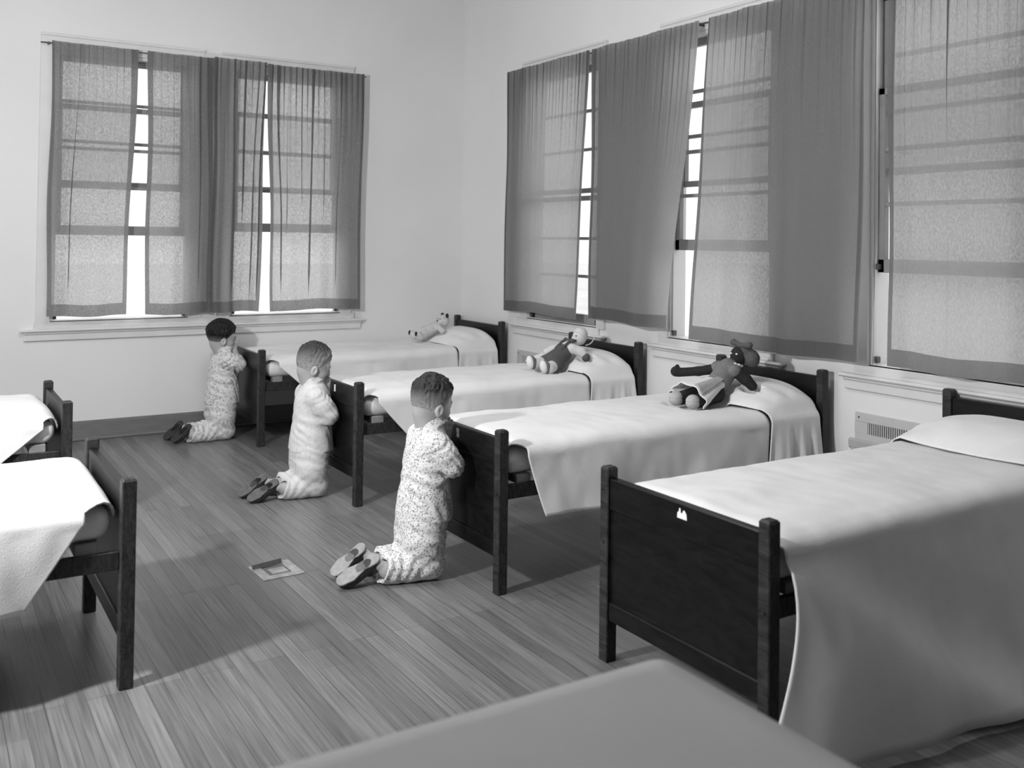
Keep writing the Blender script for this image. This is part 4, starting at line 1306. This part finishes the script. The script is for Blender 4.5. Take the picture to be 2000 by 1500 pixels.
# ------------------------------------------------------------------ white-covered table near the camera
def table():
    x0, x1, y0, y1, zt = -3.86, -2.955, -7.02, -6.195, .725
    o = empty('table', ((x0 + x1) / 2, (y0 + y1) / 2, 0))
    tag(o, 'table under the white cloth at the bottom edge near the camera', 'table')
    hx, hy = (x1 - x0) / 2, (y1 - y0) / 2
    mb = MB(); mb.box(-hx + .01, -hy + .01, zt - .03, hx - .01, hy - .01, zt - .006, .003); mb.build('table_top', M['table_wood'], o)
    for sx in (-1, 1):
        for sy in (-1, 1):
            mb = MB(); mb.box(sx * (hx - .05) - .025, sy * (hy - .05) - .025, 0, sx * (hx - .05) + .025, sy * (hy - .05) + .025, zt - .028, .003)
            mb.build('leg', M['table_wood'], o)
    # cloth: superellipse rings from the middle of the top outward and down
    NA, NR = 320, 26
    P = np.zeros((NA + 1, NR, 3))
    for i in range(NA + 1):
        a = 2 * PI * i / NA
        ca, sa = math.cos(a), math.sin(a)
        k = max(abs(ca), abs(sa)) ; px, py = ca / k, sa / k
        k2 = (abs(ca) ** 40 + abs(sa) ** 40) ** (1 / 40); px, py = ca / k2, sa / k2
        for j in range(NR):
            if j < 12:
                t = j / 11; x, y, z = px * hx * t, py * hy * t, zt
            else:
                t = (j - 11) / (NR - 12)
                wv = .012 * t * math.sin(a * 22) + .010 * t
                x, y, z = px * (hx + .004 + wv), py * (hy + .004 + wv), zt - .004 - .20 * t
            P[i, j] = (x, y, z)
    c = grid_mesh('tablecloth', P, M['tablecloth'])
    c.location = o.location
    tag(c, 'plain pale cloth corner spread at the bottom edge of the photo', 'tablecloth')
table()

# ------------------------------------------------------------------ light
w = bpy.data.worlds.new('overcast_sky'); scene.world = w; w.use_nodes = True
wn, wl = w.node_tree.nodes, w.node_tree.links
bg = wn['Background']
tc = wn.new('ShaderNodeTexCoord'); gr = wn.new('ShaderNodeTexNoise'); gr.inputs['Scale'].default_value = 3.0
wl.new(tc.outputs['Generated'], gr.inputs['Vector'])
rp = wn.new('ShaderNodeValToRGB'); rp.color_ramp.elements[0].color = g(0.86); rp.color_ramp.elements[1].color = g(1.0)
wl.new(gr.outputs['Fac'], rp.inputs['Fac']); wl.new(rp.outputs[0], bg.inputs['Color'])
bg.inputs['Strength'].default_value = 1.85

def lamp(name, typ, loc, power, **kw):
    l = bpy.data.lights.new(name, typ); l.energy = power
    for k, v in kw.items(): setattr(l, k, v)
    o = bpy.data.objects.new(name, l); o.location = loc; COL.objects.link(o)
    return o
# the photographer's flash, held up on the left between the beds of the left row
fl = lamp('flash_lamp', 'SPOT', (-5.0, -4.65, 2.15), 470, shadow_soft_size=0.09, spot_size=math.radians(140), spot_blend=0.6)
fl.rotation_euler = Vector((-0.819, -0.574, 0.22)).to_track_quat('Z', 'Y').to_euler()
# added fill disk above the aisle, in place of flash bounced off the ceiling
lamp('ceiling_bounce_fill', 'AREA', (-2.9, -3.4, Z_C - 0.12), 56, shape='DISK', size=1.5)
# added soft fill lamps at the unseen windows behind the left row
for y in (-2.3, -5.3):
    d = lamp('side_fill', 'AREA', (X_W + 0.06, y, 1.85), 9, shape='RECTANGLE', size=1.7, size_y=1.8)
    d.rotation_euler = (0, -PI / 2, 0)

# ------------------------------------------------------------------ camera
cd = bpy.data.cameras.new('camera'); cam = bpy.data.objects.new('camera', cd); COL.objects.link(cam)
C_LOC = (-4.08202, -7.51669, 1.45543)
YAW, PITCH, ROLL, FPX, PX, PY = 0.5673, 0.0163, 0.0123, 1893.32, 1036.07, 438.87
fwd = Vector((math.sin(YAW) * math.cos(PITCH), math.cos(YAW) * math.cos(PITCH), math.sin(PITCH)))
rt = Vector((math.cos(YAW), -math.sin(YAW), 0)); upv = rt.cross(fwd)
r2 = rt * math.cos(ROLL) + upv * math.sin(ROLL); u2 = -rt * math.sin(ROLL) + upv * math.cos(ROLL)
Mx = Matrix((r2, u2, -fwd)).transposed().to_4x4(); Mx.translation = C_LOC
cam.matrix_world = Mx
cd.sensor_fit = 'HORIZONTAL'; cd.sensor_width = 36.0
cd.lens = FPX / 2000 * 36.0
cd.shift_x = (1000 - PX) / 2000; cd.shift_y = (PY - 750) / 2000
cd.clip_start = 0.02; cd.clip_end = 200
cd.dof.use_dof = True; cd.dof.focus_distance = 4.9; cd.dof.aperture_fstop = 3.2
scene.camera = cam

vs = scene.view_settings
vs.view_transform = 'Standard'; vs.look = 'None'; vs.gamma = 1.0; vs.use_curve_mapping = False
vs.exposure = -0.18
scene.display_settings.display_device = 'sRGB'
scene.cycles.use_denoising = True
scene.cycles.max_bounces = 8
scene.cycles.diffuse_bounces = 5
scene.cycles.transparent_max_bounces = 16
scene.cycles.sample_clamp_indirect = 6.0
